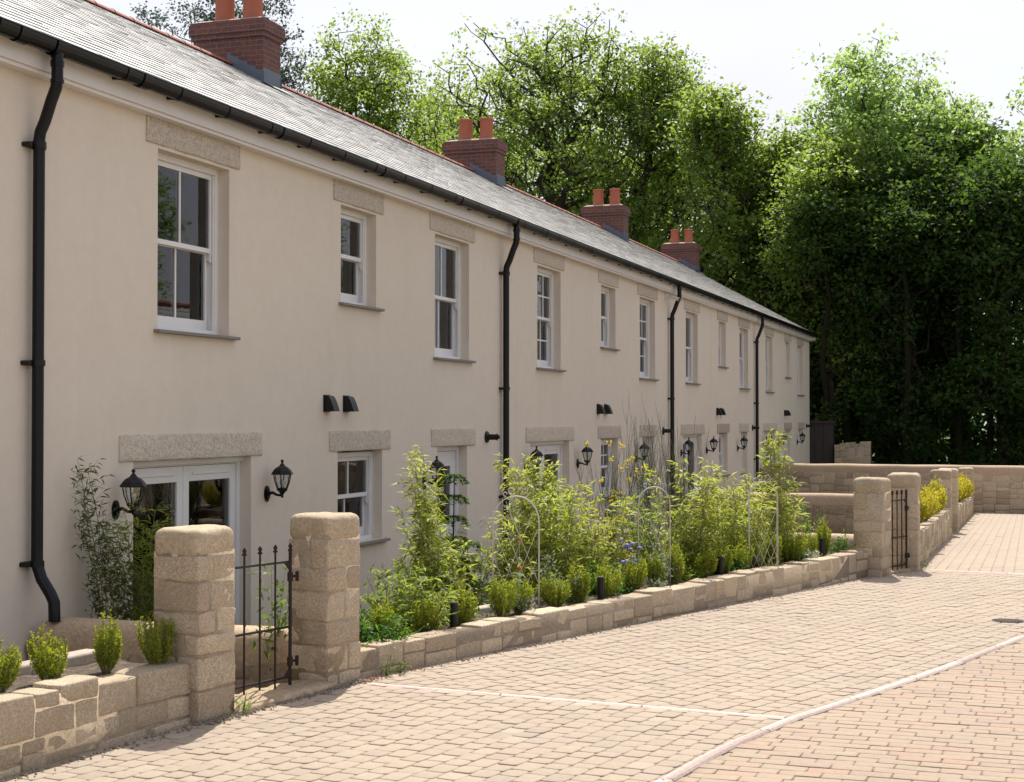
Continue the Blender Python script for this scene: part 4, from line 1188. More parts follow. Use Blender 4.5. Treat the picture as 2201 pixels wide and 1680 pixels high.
bamboo((11.55, 4.45, -.30), .85, .30, 8, 3, M['bamboo'], 'low yellow bamboo behind the second and third box shrubs', 57, (0, 0), leafL=.085)
bamboo((12.55, 4.35, -.38), 1.0, .26, 6, 3, M['bamboo'], 'low yellow bamboo growing through the first white arch', 58, (0, 0), leafL=.085)
bamboo((14.2, 4.5, -.38), 1.9, .30, 12, 4, M['bamboo'], 'tallest bright bamboo just left of the yellow broom', 59, (-.04, 0), leafL=.09)

bamboo((17.15, 3.15, -.40), 1.65, .36, 13, 3, M['bamboo'], 'feathery golden bamboo in front of the far cross wall', 60, (.02, 0), leafL=.095)
bamboo((13.0, 4.75, -.40), 1.25, .34, 10, 3, M['bamboo2'], 'greenish bamboo just behind the bright feathery shrub', 61, (0, 0), leafL=.09)

def box_shrub(seed, h=.36, r=.085):
    rng = np.random.default_rng(seed); rr = random.Random(seed)
    root = empty('box_shrub', (0, 0, 0), 'x', 'box shrub', 'small clipped box shrubs along the walls')
    b = MB(); P = []; Dd = []
    ns = 54; lx, ly = rr.gauss(0, .03), rr.gauss(0, .03)
    for s in range(ns):
        a = rr.uniform(0, 2 * math.pi); q = math.sqrt(rr.random()); hh = h * (1 - .28 * q * q) * rr.choice((rr.uniform(.5, .85), rr.uniform(.8, 1.0), rr.uniform(.9, 1.22)))
        base = Vector((math.cos(a) * r * .35 * q, math.sin(a) * r * .35 * q, 0))
        top = Vector((math.cos(a) * r * q * 1.05 + lx * hh / h, math.sin(a) * r * q * 1.05 + ly * hh / h, hh))
        mid = (base + top) / 2 + Vector((math.cos(a), math.sin(a), 0)) * r * .22 * q
        stems_to(b, [base, mid, top], .0022, .001, 3)
        for k in range(52):
            t = rr.uniform(.10, 1.0) ** .8
            p = base.lerp(mid, t * 2) if t < .5 else mid.lerp(top, t * 2 - 1)
            p = p + Vector((rr.gauss(0, .007), rr.gauss(0, .007), rr.gauss(0, .004)))
            az = rr.uniform(0, 2 * math.pi); el = rr.uniform(.1, 1.25)
            P.append(tuple(p)); Dd.append((math.cos(az) * math.cos(el), math.sin(az) * math.cos(el), math.sin(el)))
    P = np.array(P); Dd = np.array(Dd); n = len(P); L = rng.uniform(.013, .024, n)
    leaves_obj('foliage', leaf_arrays(P, Dd, rng.normal(0, 1, (n, 3)), L, L * .55), M['box'], root, world=False)
    b.build('stems', M['stem'], root).location = (0, 0, 0)
    return root
protos = [box_shrub(60 + k, h=(.34, .30, .38, .33, .28, .36)[k], r=(.10, .12, .085, .13, .11, .095)[k]) for k in range(6)]
used = set()
def place_shrub(x, y, z, k, sc, label, rot):
    k = k % 6
    o = protos[k] if k not in used else copy_tree(protos[k])
    used.add(k); o.location = (x, y, z); o.scale = (sc[0], sc[0], sc[1]); o.rotation_euler.z = rot
    o['label'] = label
    return o
def on_line(p, q, s, off):
    p = Vector(p); q = Vector(q); u = (q - p).normalized(); n = Vector((-u.y, u.x)); r = p + u * s + n * off
    return r.x, r.y
ORD = ['first', 'second', 'third', 'fourth', 'fifth', 'sixth', 'seventh', 'eighth', 'ninth', 'tenth', 'eleventh', 'twelfth', 'thirteenth', 'fourteenth', 'fifteenth', 'sixteenth', 'seventeenth', 'eighteenth', 'nineteenth']
la = ['yellow-green box shrub cut by the left edge of the photo', 'yellow-green box shrub in full sun before the nearest dividing wall, left of two', 'yellow-green box shrub in full sun before the nearest dividing wall, right of two', 'darker box shrub tucked in the shade beside the first gate pillar']
rr = random.Random(5)
for i, (x, sc) in enumerate(((6.83, (.82, .78)), (7.20, (.84, .95)), (7.66, (.88, .82)), (7.95, (.86, .92)))):
    y = 4.70 + (8.06 - x) * .1209 + .28 if i < 3 else 4.87
    place_shrub(x, y, .36 - (x - 6.85) * .02, i, sc, la[i], rr.uniform(0, 6))
WBp, WBq = (9.72, 4.40), (17.97, 1.76)
sB = [.76, 1.20, 1.62, 2.12, 2.42, 2.95, 3.30, 3.70, 4.15, 4.58, 4.95, 5.48, 5.86, 6.2, 6.6, 7.0, 7.42, 7.8, 8.22]
for i, s in enumerate(sB):
    x, y = on_line(WBp, WBq, s, .36 + rr.uniform(-.03, .03)); k = rr.randrange(6)
    place_shrub(x, y, .155 + .095 * s / 8.66, k, (rr.uniform(.9, 1.15), rr.uniform(.85, 1.05)), ORD[i] + ' small yellow-green box shrub along the middle wall, counted from the near gate', rr.uniform(0, 6))
for i in range(7):
    x = 22.0 + i * .88; place_shrub(x, 1.50, .40 - .0226 * (x - 19), rr.randrange(6), (1.7, 1.35), ORD[i] + ' sunny golden box shrub on the wall just past the second gate', rr.uniform(0, 6))
for i in range(6):
    x = 31.5 + i * 1.5; place_shrub(x, 1.55, .14 - .0332 * (x - 29.5), rr.randrange(6), (2.1, 1.7), ORD[i] + ' golden box shrub on the farthest low wall, counted from the paired pillars', rr.uniform(0, 6))

gold = leafmat('golden_box_leaf', (.30, .28, .02), (.50, .44, .03), (.40, .38, .02), (.80, .70, .04), tip=(.75, .40, .05))
for o in COL.objects:
    if o.name.startswith('box_shrub') and o.location.x > 21:
        for c in o.children:
            if c.name.startswith('foliage'): c.material_slots[0].link = 'OBJECT'; c.material_slots[0].material = gold
# short black light posts in the bed
b = MB(); b.tube([(0, 0, 0), (0, 0, .20)], .030, 14); b.tube([(0, 0, .20), (0, 0, .212)], .034, 14); b.tube([(0, 0, .212), (0, 0, .218)], .026, 14); b.tube([(0, 0, .055), (0, 0, .065)], .032, 14)
post = b.build('light_post', M['blackmatt'], None)
for i, (s, lab) in enumerate(((1.42, 'short black light post in the bed nearest the first gate'), (3.50, 'short black light post between box shrubs right of the first white arch'), (5.67, 'short black light post in the bed between the second and third white arches'), (8.02, 'short black light post in the bed nearest the second gate'))):
    x, y = on_line(WBp, WBq, s, .27)
    o = post if i == 0 else post.copy()
    if i: COL.objects.link(o)
    o.location = (x, y, .15 + .095 * s / 8.66); o.rotation_euler = (rr.uniform(-.05, .05), rr.uniform(-.05, .05), 0)
    tag(o, lab, 'light post', 'short black light posts in the bed')

def arch(x, y, w_, ht, z, ang, label, seed):
    root = empty('arch_trellis', (x, y, z), label, 'garden arch', 'white wire arches in the bed')
    u = Vector((math.cos(ang), math.sin(ang), 0)); O = Vector((x, y, z)); r = w_ / 2
    def hoop(off, name, rt):
        b = MB(); n = Vector((-u.y, u.x, 0)) * off; pts = [O + n - u * r, O + n - u * r + Vector((0, 0, (ht - r) * .5))]
        for k in range(13):
            t = math.pi * k / 12; pts.append(O + n - u * (r * math.cos(t)) + Vector((0, 0, ht - r * 1.1 + r * 1.1 * math.sin(t))))
        pts += [O + n + u * r + Vector((0, 0, (ht - r) * .5)), O + n + u * r]
        b.tube(pts, rt, 8); return b.build(name, M['whitewire'], root, smooth=True)
    hoop(0, 'hoop', .0045); hoop(.10, 'hoop', .0036)
    b = MB()                                                # criss-cross wires
    for k in range(-2, 4):
        for s in (1, -1):
            pts = []
            for q in range(25):
                h = ht * q / 24; a = (k * .5 + s * h / (w_ * 1.25)) * w_ * .5
                lim = r if h < ht - r else math.sqrt(max(0, r * r - (h - ht + r) ** 2))
                if abs(a) <= lim: pts.append(O + u * a + Vector((0, 0, h)))
                elif len(pts) > 1: break
                else: pts = []
            if len(pts) > 1: b.tube(pts, .0022, 5)
    b.build('lattice', M['whitewire'], root)
    for s in (-1, 1):                                       # scrolls on the crown
        b = MB()
        for (cx_, cz_, rad) in ((.035, .05, .032), (.085, .02, .022)):
            pts = []
            for k in range(18):
                t = -math.pi / 2 + 2 * math.pi * .85 * k / 17; q = rad * (1 - .035 * k)
                pts.append(O + u * (s * (cx_ + q * math.cos(t))) + Vector((0, 0, ht + cz_ + q * math.sin(t))))
            b.tube(pts, .0038, 5)
        b.build('scrollwork', M['whitewire'], root)
    return root
arch(12.35, 4.12, .39, .98, .16, R(-75), 'first white wire arch, hung with red and blue beads', 1)
arch(14.45, 3.42, .30, .98, .16, R(-75), 'middle white wire arch standing among silver leaves and blue flowers', 2)
arch(15.95, 2.62, .29, .98, .16, R(-75), 'farthest white wire arch, wrapped in golden bamboo', 3)
b = MB(); hx, hy = 12.33, 4.08; b.tube([(hx, hy, .95), (hx, hy, .30)], .0015, 4)
root = b.build('bead_string', M['whitewire'], None); tag(root, 'string of red and blue glass beads hanging in the first white arch', 'wind chime')
for k, (z, r, mm, nm) in enumerate(((.78, .009, 'bead_r', 'bead'), (.62, .010, 'bead_b', 'bead'), (.54, .014, 'bead_r', 'bead'), (.48, .019, 'bead_b', 'bead'), (.43, .019, 'bead_b', 'bead'), (.37, .022, 'bead_b', 'bead'), (.31, .014, 'bead_r', 'bead'))):
    b = MB(); b.lathe([(0, -r)] + [(r * math.cos(R(a)), r * math.sin(R(a))) for a in (-60, -30, 0, 30, 60)] + [(0, r)], (hx, hy, z), 10); b.build(nm, M[mm], root, smooth=True)

def broom(base, h, spread, n, seed, label, flowers=0, lean=(0, 0)):
    rr = random.Random(seed); root = empty('broom_shrub', base, label, 'shrub', 'wiry broom shrubs'); B = Vector(base); b = MB(); fl = []
    for s in range(n):
        a = rr.uniform(0, 2 * math.pi); q = rr.uniform(.1, 1); hh = h * rr.uniform(.6, 1.0)
        e = Vector((math.cos(a) * spread * q + lean[0] * hh, math.sin(a) * spread * q + lean[1] * hh, hh)); pts = []
        for k in range(7):
            t = k / 6; pts.append(B + Vector((e.x * (t ** .85) * 1.0, e.y * (t ** .85), e.z * t)) + Vector((rr.gauss(0, .008), rr.gauss(0, .008), 0)) * (1 if k else 0))
        stems_to(b, pts, .0045, .0015, 4)
        for k in range(15):
            t = rr.uniform(.25, .95); i = int(t * 6); p = pts[i].lerp(pts[min(6, i + 1)], t * 6 - i)
            az = rr.uniform(0, 2 * math.pi); L = rr.uniform(.12, .32) * h / 1.6
            d = Vector((math.cos(az) * .28, math.sin(az) * .28, 1)).normalized()
            e2 = p + d * L + Vector((rr.gauss(0, .01), rr.gauss(0, .01), 0))
            stems_to(b, [p, p + (e2 - p) * .5 + Vector((math.cos(az), math.sin(az), 0)) * .018, e2], .0022, .0011, 3)
            if rr.random() < flowers: fl.append(e2 - d * rr.uniform(0, L * .4))
    b.build('stems', M['greystem'], root)
    if fl:
        b = MB()
        for p in fl:
            for k in range(7):
                c = p + Vector((rr.gauss(0, .016), rr.gauss(0, .016), rr.gauss(0, .02))); r = rr.uniform(.009, .015)
                b.lathe([(0, -r), (r, 0), (0, r)], c, 5, rot=rr.random())
        b.build('blossom', M['petal_y'], root)
    return root
broom((15.5, 4.22, -.4), 1.95, .42, 26, 71, 'wiry broom with yellow blossom beside the lantern of the second house', flowers=.14, lean=(0, -.08))
broom((16.9, 4.15, -.4), 2.25, .36, 22, 72, 'bare wiry broom left of the third downpipe', lean=(.0, -.05))
broom((17.9, 3.92, -.4), 2.3, .34, 22, 73, 'tallest wiry broom right of the third downpipe', lean=(.03, 0))

def frond_tree(base, h, rad, seed, label, m, tiers=7):
    """small tree with flat layers of feathery sprays"""
    rr = random.Random(seed); rng = np.random.default_rng(seed); root = empty('feathery_shrub', base, label, 'shrub'); B = Vector(base); b = MB(); P = []; Dd = []
    b.tube([B, B + Vector((.01, .02, h * .5)), B + Vector((.0, .0, h))], [.014, .01, .004], 6)
    for t in range(tiers):
        z = h * (.25 + .75 * t / (tiers - 1)); rad2 = rad * (1.1 - .55 * t / (tiers - 1)) * rr.uniform(.8, 1.1)
        for k in range(7):
            az = k * .9 + t + rr.uniform(-.2, .2); L = rad2 * rr.uniform(.6, 1)
            pts = [B + Vector((0, 0, z))] + [B + Vector((math.cos(az) * L * s, math.sin(az) * L * s, z + .05 * s - .13 * s * s)) for s in (.35, .7, 1)]
            stems_to(b, pts, .003, .001, 3)
            for q in range(60):
                s = rr.uniform(.12, 1.02); i = min(2, int(s * 3)); p = pts[i].lerp(pts[i + 1], min(1, s * 3 - i)); sd2 = rr.choice((-1, 1)); a2 = az + sd2 * rr.uniform(.6, 1.3)
                wdt = L * .33 * math.sin(min(1, s + .1) * math.pi * .9 + .15) * rr.random(); p = p + Vector((math.cos(az + sd2 * 1.4), math.sin(az + sd2 * 1.4), -.25)) * wdt
                P.append(tuple(p)); Dd.append((math.cos(a2), math.sin(a2), rr.uniform(-.35, .1)))
    P = np.array(P); Dd = np.array(Dd); n = len(P); L = rng.uniform(.03, .055, n)
    leaves_obj('foliage', leaf_arrays(P, Dd, rng.normal(0, .25, (n, 3)) + np.array([0, 0, 1.0]), L, L * .32), m, root)
    b.build('stems', M['bark'], root); return root
frond_tree((12.85, 4.86, -.42), 1.72, .26, 81, 'dark feathery shrub in front of the first front door', M['leaf_dark'], 8)
frond_tree((12.9, 4.75, -.42), 1.12, .36, 82, 'bright feathery shrub behind the first white arch', M['fern'], 6)
frond_tree((12.0, 4.65, -.42), .9, .3, 83, 'low dark feathery shrub under the golden bamboo', M['leaf_dark'], 5)

def bush(name, base, rad, h, nl, L, m, label, cat, seed, group=None, asp=.45, stem=True, up_=.2):
    rr = random.Random(seed); rng = np.random.default_rng(seed); root = empty(name, base, label, cat, group); B = np.array(base); b = MB()
    nt_ = max(8, nl // 45); tips = []
    for k in range(nt_):
        a = rr.uniform(0, 2 * math.pi); q = math.sqrt(rr.random()); e = Vector((math.cos(a) * rad * q, math.sin(a) * rad * q, h * (1 - .45 * q * q) * rr.uniform(.45, 1.05)))
        p0 = Vector(base); p1 = p0 + Vector((e.x * .35, e.y * .35, e.z * .55)); p2 = p0 + e
        stems_to(b, [p0 + Vector((e.x * .1, e.y * .1, 0)), p1, p2], .003, .0012, 3); tips.append((p1, p2))
    P = []
    for k in range(nl):
        p1, p2 = tips[k % nt_]; t = rr.random() ** .6; P.append(tuple(p1.lerp(p2, t) + Vector((rr.gauss(0, L * .7), rr.gauss(0, L * .7), rr.gauss(0, L * .6)))))
    P = np.array(P); Dd = rng.normal(0, 1, (nl, 3)) + np.array([0, 0, up_]); LL_ = rng.uniform(.65, 1.2, nl) * L
    leaves_obj('foliage', leaf_arrays(P, Dd, rng.normal(0, .6, (nl, 3)) + np.array([0, 0, 1.0]), LL_, LL_ * asp), m, root)
    b.build('stems', M['greystem'], root); return root
bush('bronze_shrub', (17.75, 2.75, -.4), .30, 1.42, 1900, .034, M['redleaf'], 'bronze and red-tipped shrub left of the far tall pillar', 'shrub', 91)
bush('leafy_shrub', (18.3, 2.4, -.4), .30, 1.0, 1500, .05, M['bamboo2'], 'bright green leafy shrub just left of the far tall pillar', 'shrub', 92, asp=.3)
bush('leafy_shrub', (19.2, 2.6, -.4), .42, 1.2, 1700, .03, M['fern'], 'fine dark green shrub behind the far tall pillar', 'shrub', 93)
bush('arching_plant', (17.86, 2.06, .2), .15, .30, 420, .06, M['leaf_dark'], 'dark drooping plant at the foot of the far tall pillar', 'plant', 94, asp=.2, up_=.6)
sp = [((12.75, 3.95, .2), .13, .42, 'tall silver-leaved plant right of the first white arch'), ((12.95, 3.80, .2), .16, .20, 'low silver-leaved plant spilling beside the first white arch'), ((12.1, 4.02, .2), .14, .18, 'silver-leaved plant at the left foot of the first arch'),
      ((14.25, 3.35, .2), .15, .48, 'silver-leaved shrub under the middle white arch'), ((14.6, 3.28, .2), .16, .30, 'silver-leaved plant in front of the middle arch'), ((16.05, 2.75, .2), .12, .30, 'silver-leaved plant beneath the farthest arch'), ((14.0, 3.38, .22), .18, .10, 'creeping silver plant along the bed edge below the blue flowers'),
      ((17.0, 2.28, .24), .14, .10, 'creeping silver plant below the farthest box shrubs')]
for i, (pp, r_, h_, lab) in enumerate(sp): bush('silver_plant', pp, r_, h_, 170, .042, M['silver'], lab, 'plant', 100 + i, 'silver-leaved plants in the bed', asp=.36, up_=.7)
lowp = [((10.35, 4.55, .0), .32, .42, 'leaf clump filling the corner beside the gate hinge pillar'), ((10.9, 4.75, -.2), .40, .60, 'green leaf mass under the bushy bamboo'), ((11.7, 4.55, -.1), .38, .45, 'green leaf mass behind the second and third box shrubs'), ((13.1, 3.95, -.1), .32, .52, 'leafy plants behind the first arch'),
        ((13.7, 3.75, .0), .35, .45, 'green leaf mass under the wide bright bamboo'), ((14.95, 3.30, .0), .34, .42, 'green leaf mass right of the middle arch'), ((15.6, 3.0, .0), .34, .42, 'green leaf mass between the last two arches'), ((16.4, 2.75, .0), .34, .38, 'green leaf mass right of the farthest arch'), ((17.1, 2.55, .0), .3, .35, 'green leaf mass under the bronze shrub')]
for i, (pp, r_, h_, lab) in enumerate(lowp): bush('leafy_plant', pp, r_, h_, 2300, .06, M['bamboo2'] if i % 2 else M['fern'], lab, 'plant', 120 + i, 'low leafy plants in the bed', asp=.3, up_=.6)
# blue scabious
for i, (pp, lab) in enumerate((((13.95, 3.50, .2), 'blue pincushion flowers low beside the middle arch'), ((14.35, 3.62, .2), 'blue pincushion flowers behind the middle arch'))):
    r2 = random.Random(200 + i); root = empty('scabious', pp, lab, 'flowers'); b = MB(); f = MB()
    for k in range(7):
        a = r2.uniform(0, 6.28); q = r2.uniform(.02, .13); e = Vector(pp) + Vector((math.cos(a) * q, math.sin(a) * q, r2.uniform(.22, .34) + .12 * i))
        stems_to(b, [Vector(pp), (Vector(pp) + e) / 2 + Vector((.01, 0, .02)), e], .002, .0014, 4)
        f.lathe([(0, -.012), (.022, -.006), (.026, .002), (.018, .012), (0, .016)], e, 9, rot=a)
    b.build('stalks', M['stem'], root); f.build('flower_head', M['petal_b'], root)
# climber behind the near gate
bush('climbing_plant', (9.75, 5.05, -.4), .14, 1.32, 220, .075, M['weed'], 'leafy climber seen through the bars of the near gate', 'plant', 140, asp=.36, up_=-.1)
bush('arching_spray', (8.15, 5.35, -.1), .18, .62, 130, .08, M['bamboo'], 'bright leafy spray poking out beside the first gate pillar', 'plant', 141, asp=.16)
# weeds and grit along wall feet
for i, (pp, h_, lab) in enumerate((((9.93, 4.26, 0), .13, 'small weed at the wall foot beside the gate hinge pillar'), ((10.08, 4.22, 0), .10, 'second small weed right of the gate hinge pillar'), ((19.45, 1.22, -.02), .07, 'weeds at the wall foot past the second gate'))):
    bush('weed', pp, .05, h_, 60, .032, M['weed'], lab, 'weed', 150 + i, 'weeds along the wall foot', asp=.3, up_=.5)
b = MB(); r2 = random.Random(9); root = empty('grass_tuft', (8.40, 4.55, 0), 'wispy grass tuft at the foot of the first gate pillar', 'grass tuft')
P = np.tile(np.array([[8.40, 4.55, .0]]), (34, 1)) + np.random.default_rng(1).normal(0, .018, (34, 3)) * np.array([1, 1, 0])
Dd = np.random.default_rng(2).normal(0, .45, (34, 3)) + np.array([0, 0, 1.2]); LLn = np.random.default_rng(3).uniform(.06, .16, 34)
leaves_obj('blades', leaf_arrays(P, Dd, np.random.default_rng(4).normal(0, 1, (34, 3)), LLn, LLn * .06), M['weed'], root)
def scatter_bits(name, line, n, wd, m, label, seed, s0=.003, s1=.010):
    r2 = np.random.default_rng(seed); b = MB(); rr2 = random.Random(seed)
    for k in range(n):
        i = rr2.randrange(len(line) - 1); t = rr2.random(); a, c2 = line[i], line[i + 1]
        x = a[0] + (c2[0] - a[0]) * t + rr2.gauss(0, .02); y = a[1] + (c2[1] - a[1]) * t - abs(rr2.gauss(0, wd)); s = rr2.uniform(s0, s1) * rr2.uniform(.5, 1.5)
        b.lathe([(0, -s * .5), (s, -s * .1), (s * .6, s * .5), (0, s * .6)], (x, y, gz(x) + .006 + s * .4), 5, rot=rr2.random() * 6)
    o = b.build(name, m, None); o['kind'] = 'stuff'; o['label'] = label; o['category'] = 'debris'; return o
scatter_bits('grit', [(5.5, 4.97), (8.0, 4.66), (8.4, 4.58), (9.35, 4.42), (9.75, 4.36), (17.9, 1.70)], 1500, .045, M['gravel'], 'fine grit and dead leaves gathered along the wall foot', 301)
scatter_bits('leaf_litter', [(9.6, 4.36), (9.95, 4.26), (13, 3.3), (17.9, 1.72), (19.1, 1.25), (28, 1.28)], 260, .05, M['terracotta'], 'brown leaf litter along the wall foot', 302, .003, .008)

# ------------------------------------------------------------------ trees
def tree_mesh(seed, H, spread, trunk_r, nleaf, leafL, mleaf, fork=.28, levels=6, clus=.42, droop=0.0, rad=None, low=.22, npts=520):
    """a lobed crown is filled with twig ends; limbs are grown from the trunk to reach them; leaves sit in loose sprays at the ends"""
    rr = random.Random(seed); rng = np.random.default_rng(seed)
    rad = rad or H * .3
    lobes = [(0, 0, H * .58, rad * .74, H * .38), (0, 0, H * .66, rad * .60, H * .33)]
    for k in range(11):
        a = k * 2.4 + rr.uniform(-.4, .4); q = rr.uniform(.35, .68) * rad; t = rr.random()
        lobes.append((math.cos(a) * q, math.sin(a) * q, H * (low + .14 + t * (.66 - low)), rad * rr.uniform(.28, .44), H * rr.uniform(.11, .17)))
    for k in range(4):
        a = rr.uniform(0, 6.28); q = rr.uniform(.0, .4) * rad
        lobes.append((math.cos(a) * q, math.sin(a) * q, H * rr.uniform(.80, .87), rad * rr.uniform(.22, .36), H * rr.uniform(.10, .13)))
    pts = []
    while len(pts) < npts:
        l = rr.choice(lobes); v = Vector((rr.gauss(0, 1), rr.gauss(0, 1), rr.gauss(0, 1))).normalized() * (rr.random() ** .30)
        p = (l[0] + v.x * l[3], l[1] + v.y * l[3], l[2] + v.z * l[4])
        if p[2] > H * low * .8: pts.append(p)
    pts = np.array(pts); pts[:, 2] *= H / np.percentile(pts[:, 2], 99.6)
    f0 = H * fork
    nodes = [np.array((0, 0, f0 * k / 5)) for k in range(6)]; par = [-1, 0, 1, 2, 3, 4]; start = 3
    hh = H * .72; nl = 9
    for k in range(1, nl + 1):
        nodes.append(np.array((rr.gauss(0, .10) * k ** .7, rr.gauss(0, .10) * k ** .7, f0 + (hh - f0) * k / nl))); par.append(len(nodes) - 2)
    base = np.array((0, 0, f0)); order = np.argsort(np.linalg.norm(pts - base, axis=1))
    arr = np.array(nodes); dist = [float(np.linalg.norm(n - base)) for n in nodes]; tips = []
    for o_ in order:
        p = pts[o_]; dv = p - arr; d = np.linalg.norm(dv, axis=1)
        cost = d + .35 * np.maximum(0, arr[:, 2] - p[2] + .15 * d) * 3 + np.array(dist) * .30
        cost[:start] += 50
        q = int(cost.argmin()); a = arr[q]; L = d[q]
        prev = q; dq = dist[q]; new = []
        ns = 1 if L < .9 else (2 if L < 2.2 else 4)
        for k in range(1, ns + 1):
            t = k / ns; m_ = a + (p - a) * t
            if k < ns: m_ = m_ + rng.normal(0, .07 * L ** .7, 3) + np.array([0, 0, -.10 * L * math.sin(t * math.pi)])
            nodes.append(m_); par.append(prev); prev = len(nodes) - 1; dq += L / ns; dist.append(dq); new.append(m_)
        arr = np.vstack([arr] + new); tips.append(prev)
    w_ = np.zeros(len(nodes)); w_[tips] = 1
    for k in range(len(nodes) - 1, 0, -1): w_[par[k]] += w_[k]
    r_ = np.maximum(.011, trunk_r * (w_ / w_[0]) ** .46)
    b = MB()
    for k in range(1, len(nodes)):
        q = par[k]; b.tube([nodes[q], nodes[k]], [min(r_[q], r_[k] * 1.35), r_[k]], 7 if r_[k] > .06 else (4 if r_[k] > .02 else 3), caps=False)
    T = arr[np.array(tips)]
    nc = len(T) * 3; idx0 = rng.integers(0, len(T), nc)
    C = T[idx0] + rng.normal(0, 1, (nc, 3)) * clus * np.array([1, 1, .55]) * .8
    cr = rng.uniform(.10, .34, nc) * (clus / .5) ** .5
    n = nleaf; idx = rng.integers(0, nc, n)
    cl = rng.normal(0, 1, (n, 3)) * cr[idx, None] * np.array([1, 1, .6])
    P = C[idx] + cl
    Dd = cl / cr[idx, None] * .5 + rng.normal(0, .5, (n, 3)) - np.array([0, 0, .15]); Nn = rng.normal(0, .5, (n, 3)) + np.array([0, 0, 1.0]); L = rng.uniform(.6, 1.25, n) * leafL
    return leaf_arrays(P, Dd, Nn, L, L * .72), b
def tree(name, x, px, ytop, label, seed, half=150, **kw):
    # height and crown width from the distance and the skyline
    y = Wy(px, x); z = G; dep = x * math.cos(TH) + y * math.sin(TH); H = 1.8 - G + (897 - ytop) * dep / 3315
    V, b = tree_mesh(seed, H, rad=half * dep / 3315, **kw_args(kw))
    root = empty(name, (x, y, z), label, 'tree', 'trees behind the houses and the end wall')
    leaves_obj('crown', V, kw['mleaf'], root, world=False)
    b.build('trunk', M['bark'], root).location = (0, 0, 0)
    HT[root.name] = H
    return root
HT = {}
def kw_args(kw):
    return dict(spread=kw.get('spread', 1.0), trunk_r=kw.get('trunk_r', .28), nleaf=kw.get('nleaf', 30000), leafL=kw.get('leafL', .17), mleaf=kw['mleaf'], fork=kw.get('fork', .26), levels=kw.get('levels', 6), clus=kw.get('clus', .5), low=kw.get('low', .22), npts=kw.get('npts', 520))
G = -.9
def Wy(px, X):
    """lateral position on the plan that lies in the direction px when X metres away"""
    a = TH - math.atan((px - 1100.5) / 3315); return X * math.tan(a)
TR = {}
TR['pine'] = tree('blue_green_pine', 56, 470, 0, 'pale blue-green tree behind the first chimney', 401, half=210, mleaf=M['leaf_pine'], nleaf=46000, leafL=.14, clus=.55, low=.45, npts=260, trunk_r=.16)
TR['oakL'] = tree('oak_tree', 66, 775, 78, 'dense round tree between the first and second chimneys', 402, half=235, mleaf=M['leaf_oak'], nleaf=31000, leafL=.185, clus=.5, low=.3)
TR['big'] = tree('sycamore_tree', 63, 1180, 62, 'tallest open-branched tree behind the second chimney', 403, half=330, mleaf=M['leaf_oak'], nleaf=30000, leafL=.17, clus=.42, trunk_r=.42, fork=.20, npts=900, low=.3)
TR['big2'] = tree('sycamore_tree', 64, 1400, 105, 'spreading tree with visible dark limbs behind the third chimney', 404, half=215, mleaf=M['leaf_oak'], nleaf=27000, leafL=.175, clus=.45, npts=600)
TR['mid'] = tree('ash_tree', 60, 1535, 205, 'olive-green tree behind the fourth chimney', 405, half=185, mleaf=M['leaf_oak'], nleaf=24000, leafL=.19, clus=.5)
TR['bright'] = tree('maple_tree', 62, 1860, 120, 'tall fresh-green tree standing clear against the sky on the right', 406, half=235, mleaf=M['leaf_bright'], nleaf=32000, leafL=.19, clus=.5, npts=650, low=.3)
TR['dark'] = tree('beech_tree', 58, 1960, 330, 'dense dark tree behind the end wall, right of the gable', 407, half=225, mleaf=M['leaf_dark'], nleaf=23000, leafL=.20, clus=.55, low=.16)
def again(src, X, px, ytop, rot, label, sx=1.0, z=G):
    o = copy_tree(TR[src]); y = Wy(px, X); dep = X * math.cos(TH) + y * math.sin(TH); H = 1.8 - G + (897 - ytop) * dep / 3315
    k = H / HT[TR[src].name]; o.location = (X, y, z); o.scale = (k * sx, k * sx, k); o.rotation_euler.z = rot; o['label'] = label; return o
again('mid', 61, 1690, 300, 1.3, 'tree filling the dip in the skyline right of the fourth chimney')
again('bright', 60, 2330, 100, 2.2, 'tree cut by the right edge of the photo', .9)
again('bright', 64, 2075, 215, 4.0, 'lower fresh-green tree between the two tall trees on the right', .8)
again('mid', 58, 1790, 300, 3.0, 'bushy tree standing just past the gable end')
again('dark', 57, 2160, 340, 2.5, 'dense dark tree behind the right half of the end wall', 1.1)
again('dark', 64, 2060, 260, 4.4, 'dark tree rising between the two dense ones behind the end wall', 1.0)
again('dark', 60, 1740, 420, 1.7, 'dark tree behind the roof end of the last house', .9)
again('mid', 66, 1740, 345, 5.0, 'tree showing behind the gable-end trees', 1.0)
again('big2', 70, 1600, 330, 2.0, 'open tree behind the olive-green one', 1.0)
again('oakL', 72, 960, 190, 3.4, 'tree filling the gap right of the dense round one', .8)
again('dark', 70, 1900, 260, 5.2, 'back tree behind the tall fresh-green one', 1.1)
again('mid', 70, 1250, 300, .4, 'lower tree behind the tallest open-branched tree', 1.2)
again('mid', 70, 1050, 300, 3.4, 'lower tree behind the second chimney', 1.2)
again('mid', 68, 1440, 330, 2.4, 'lower tree behind the third chimney', 1.2)
again('dark', 62, 1830, 400, 2.9, 'low dense tree at the far gable corner', 1.2)
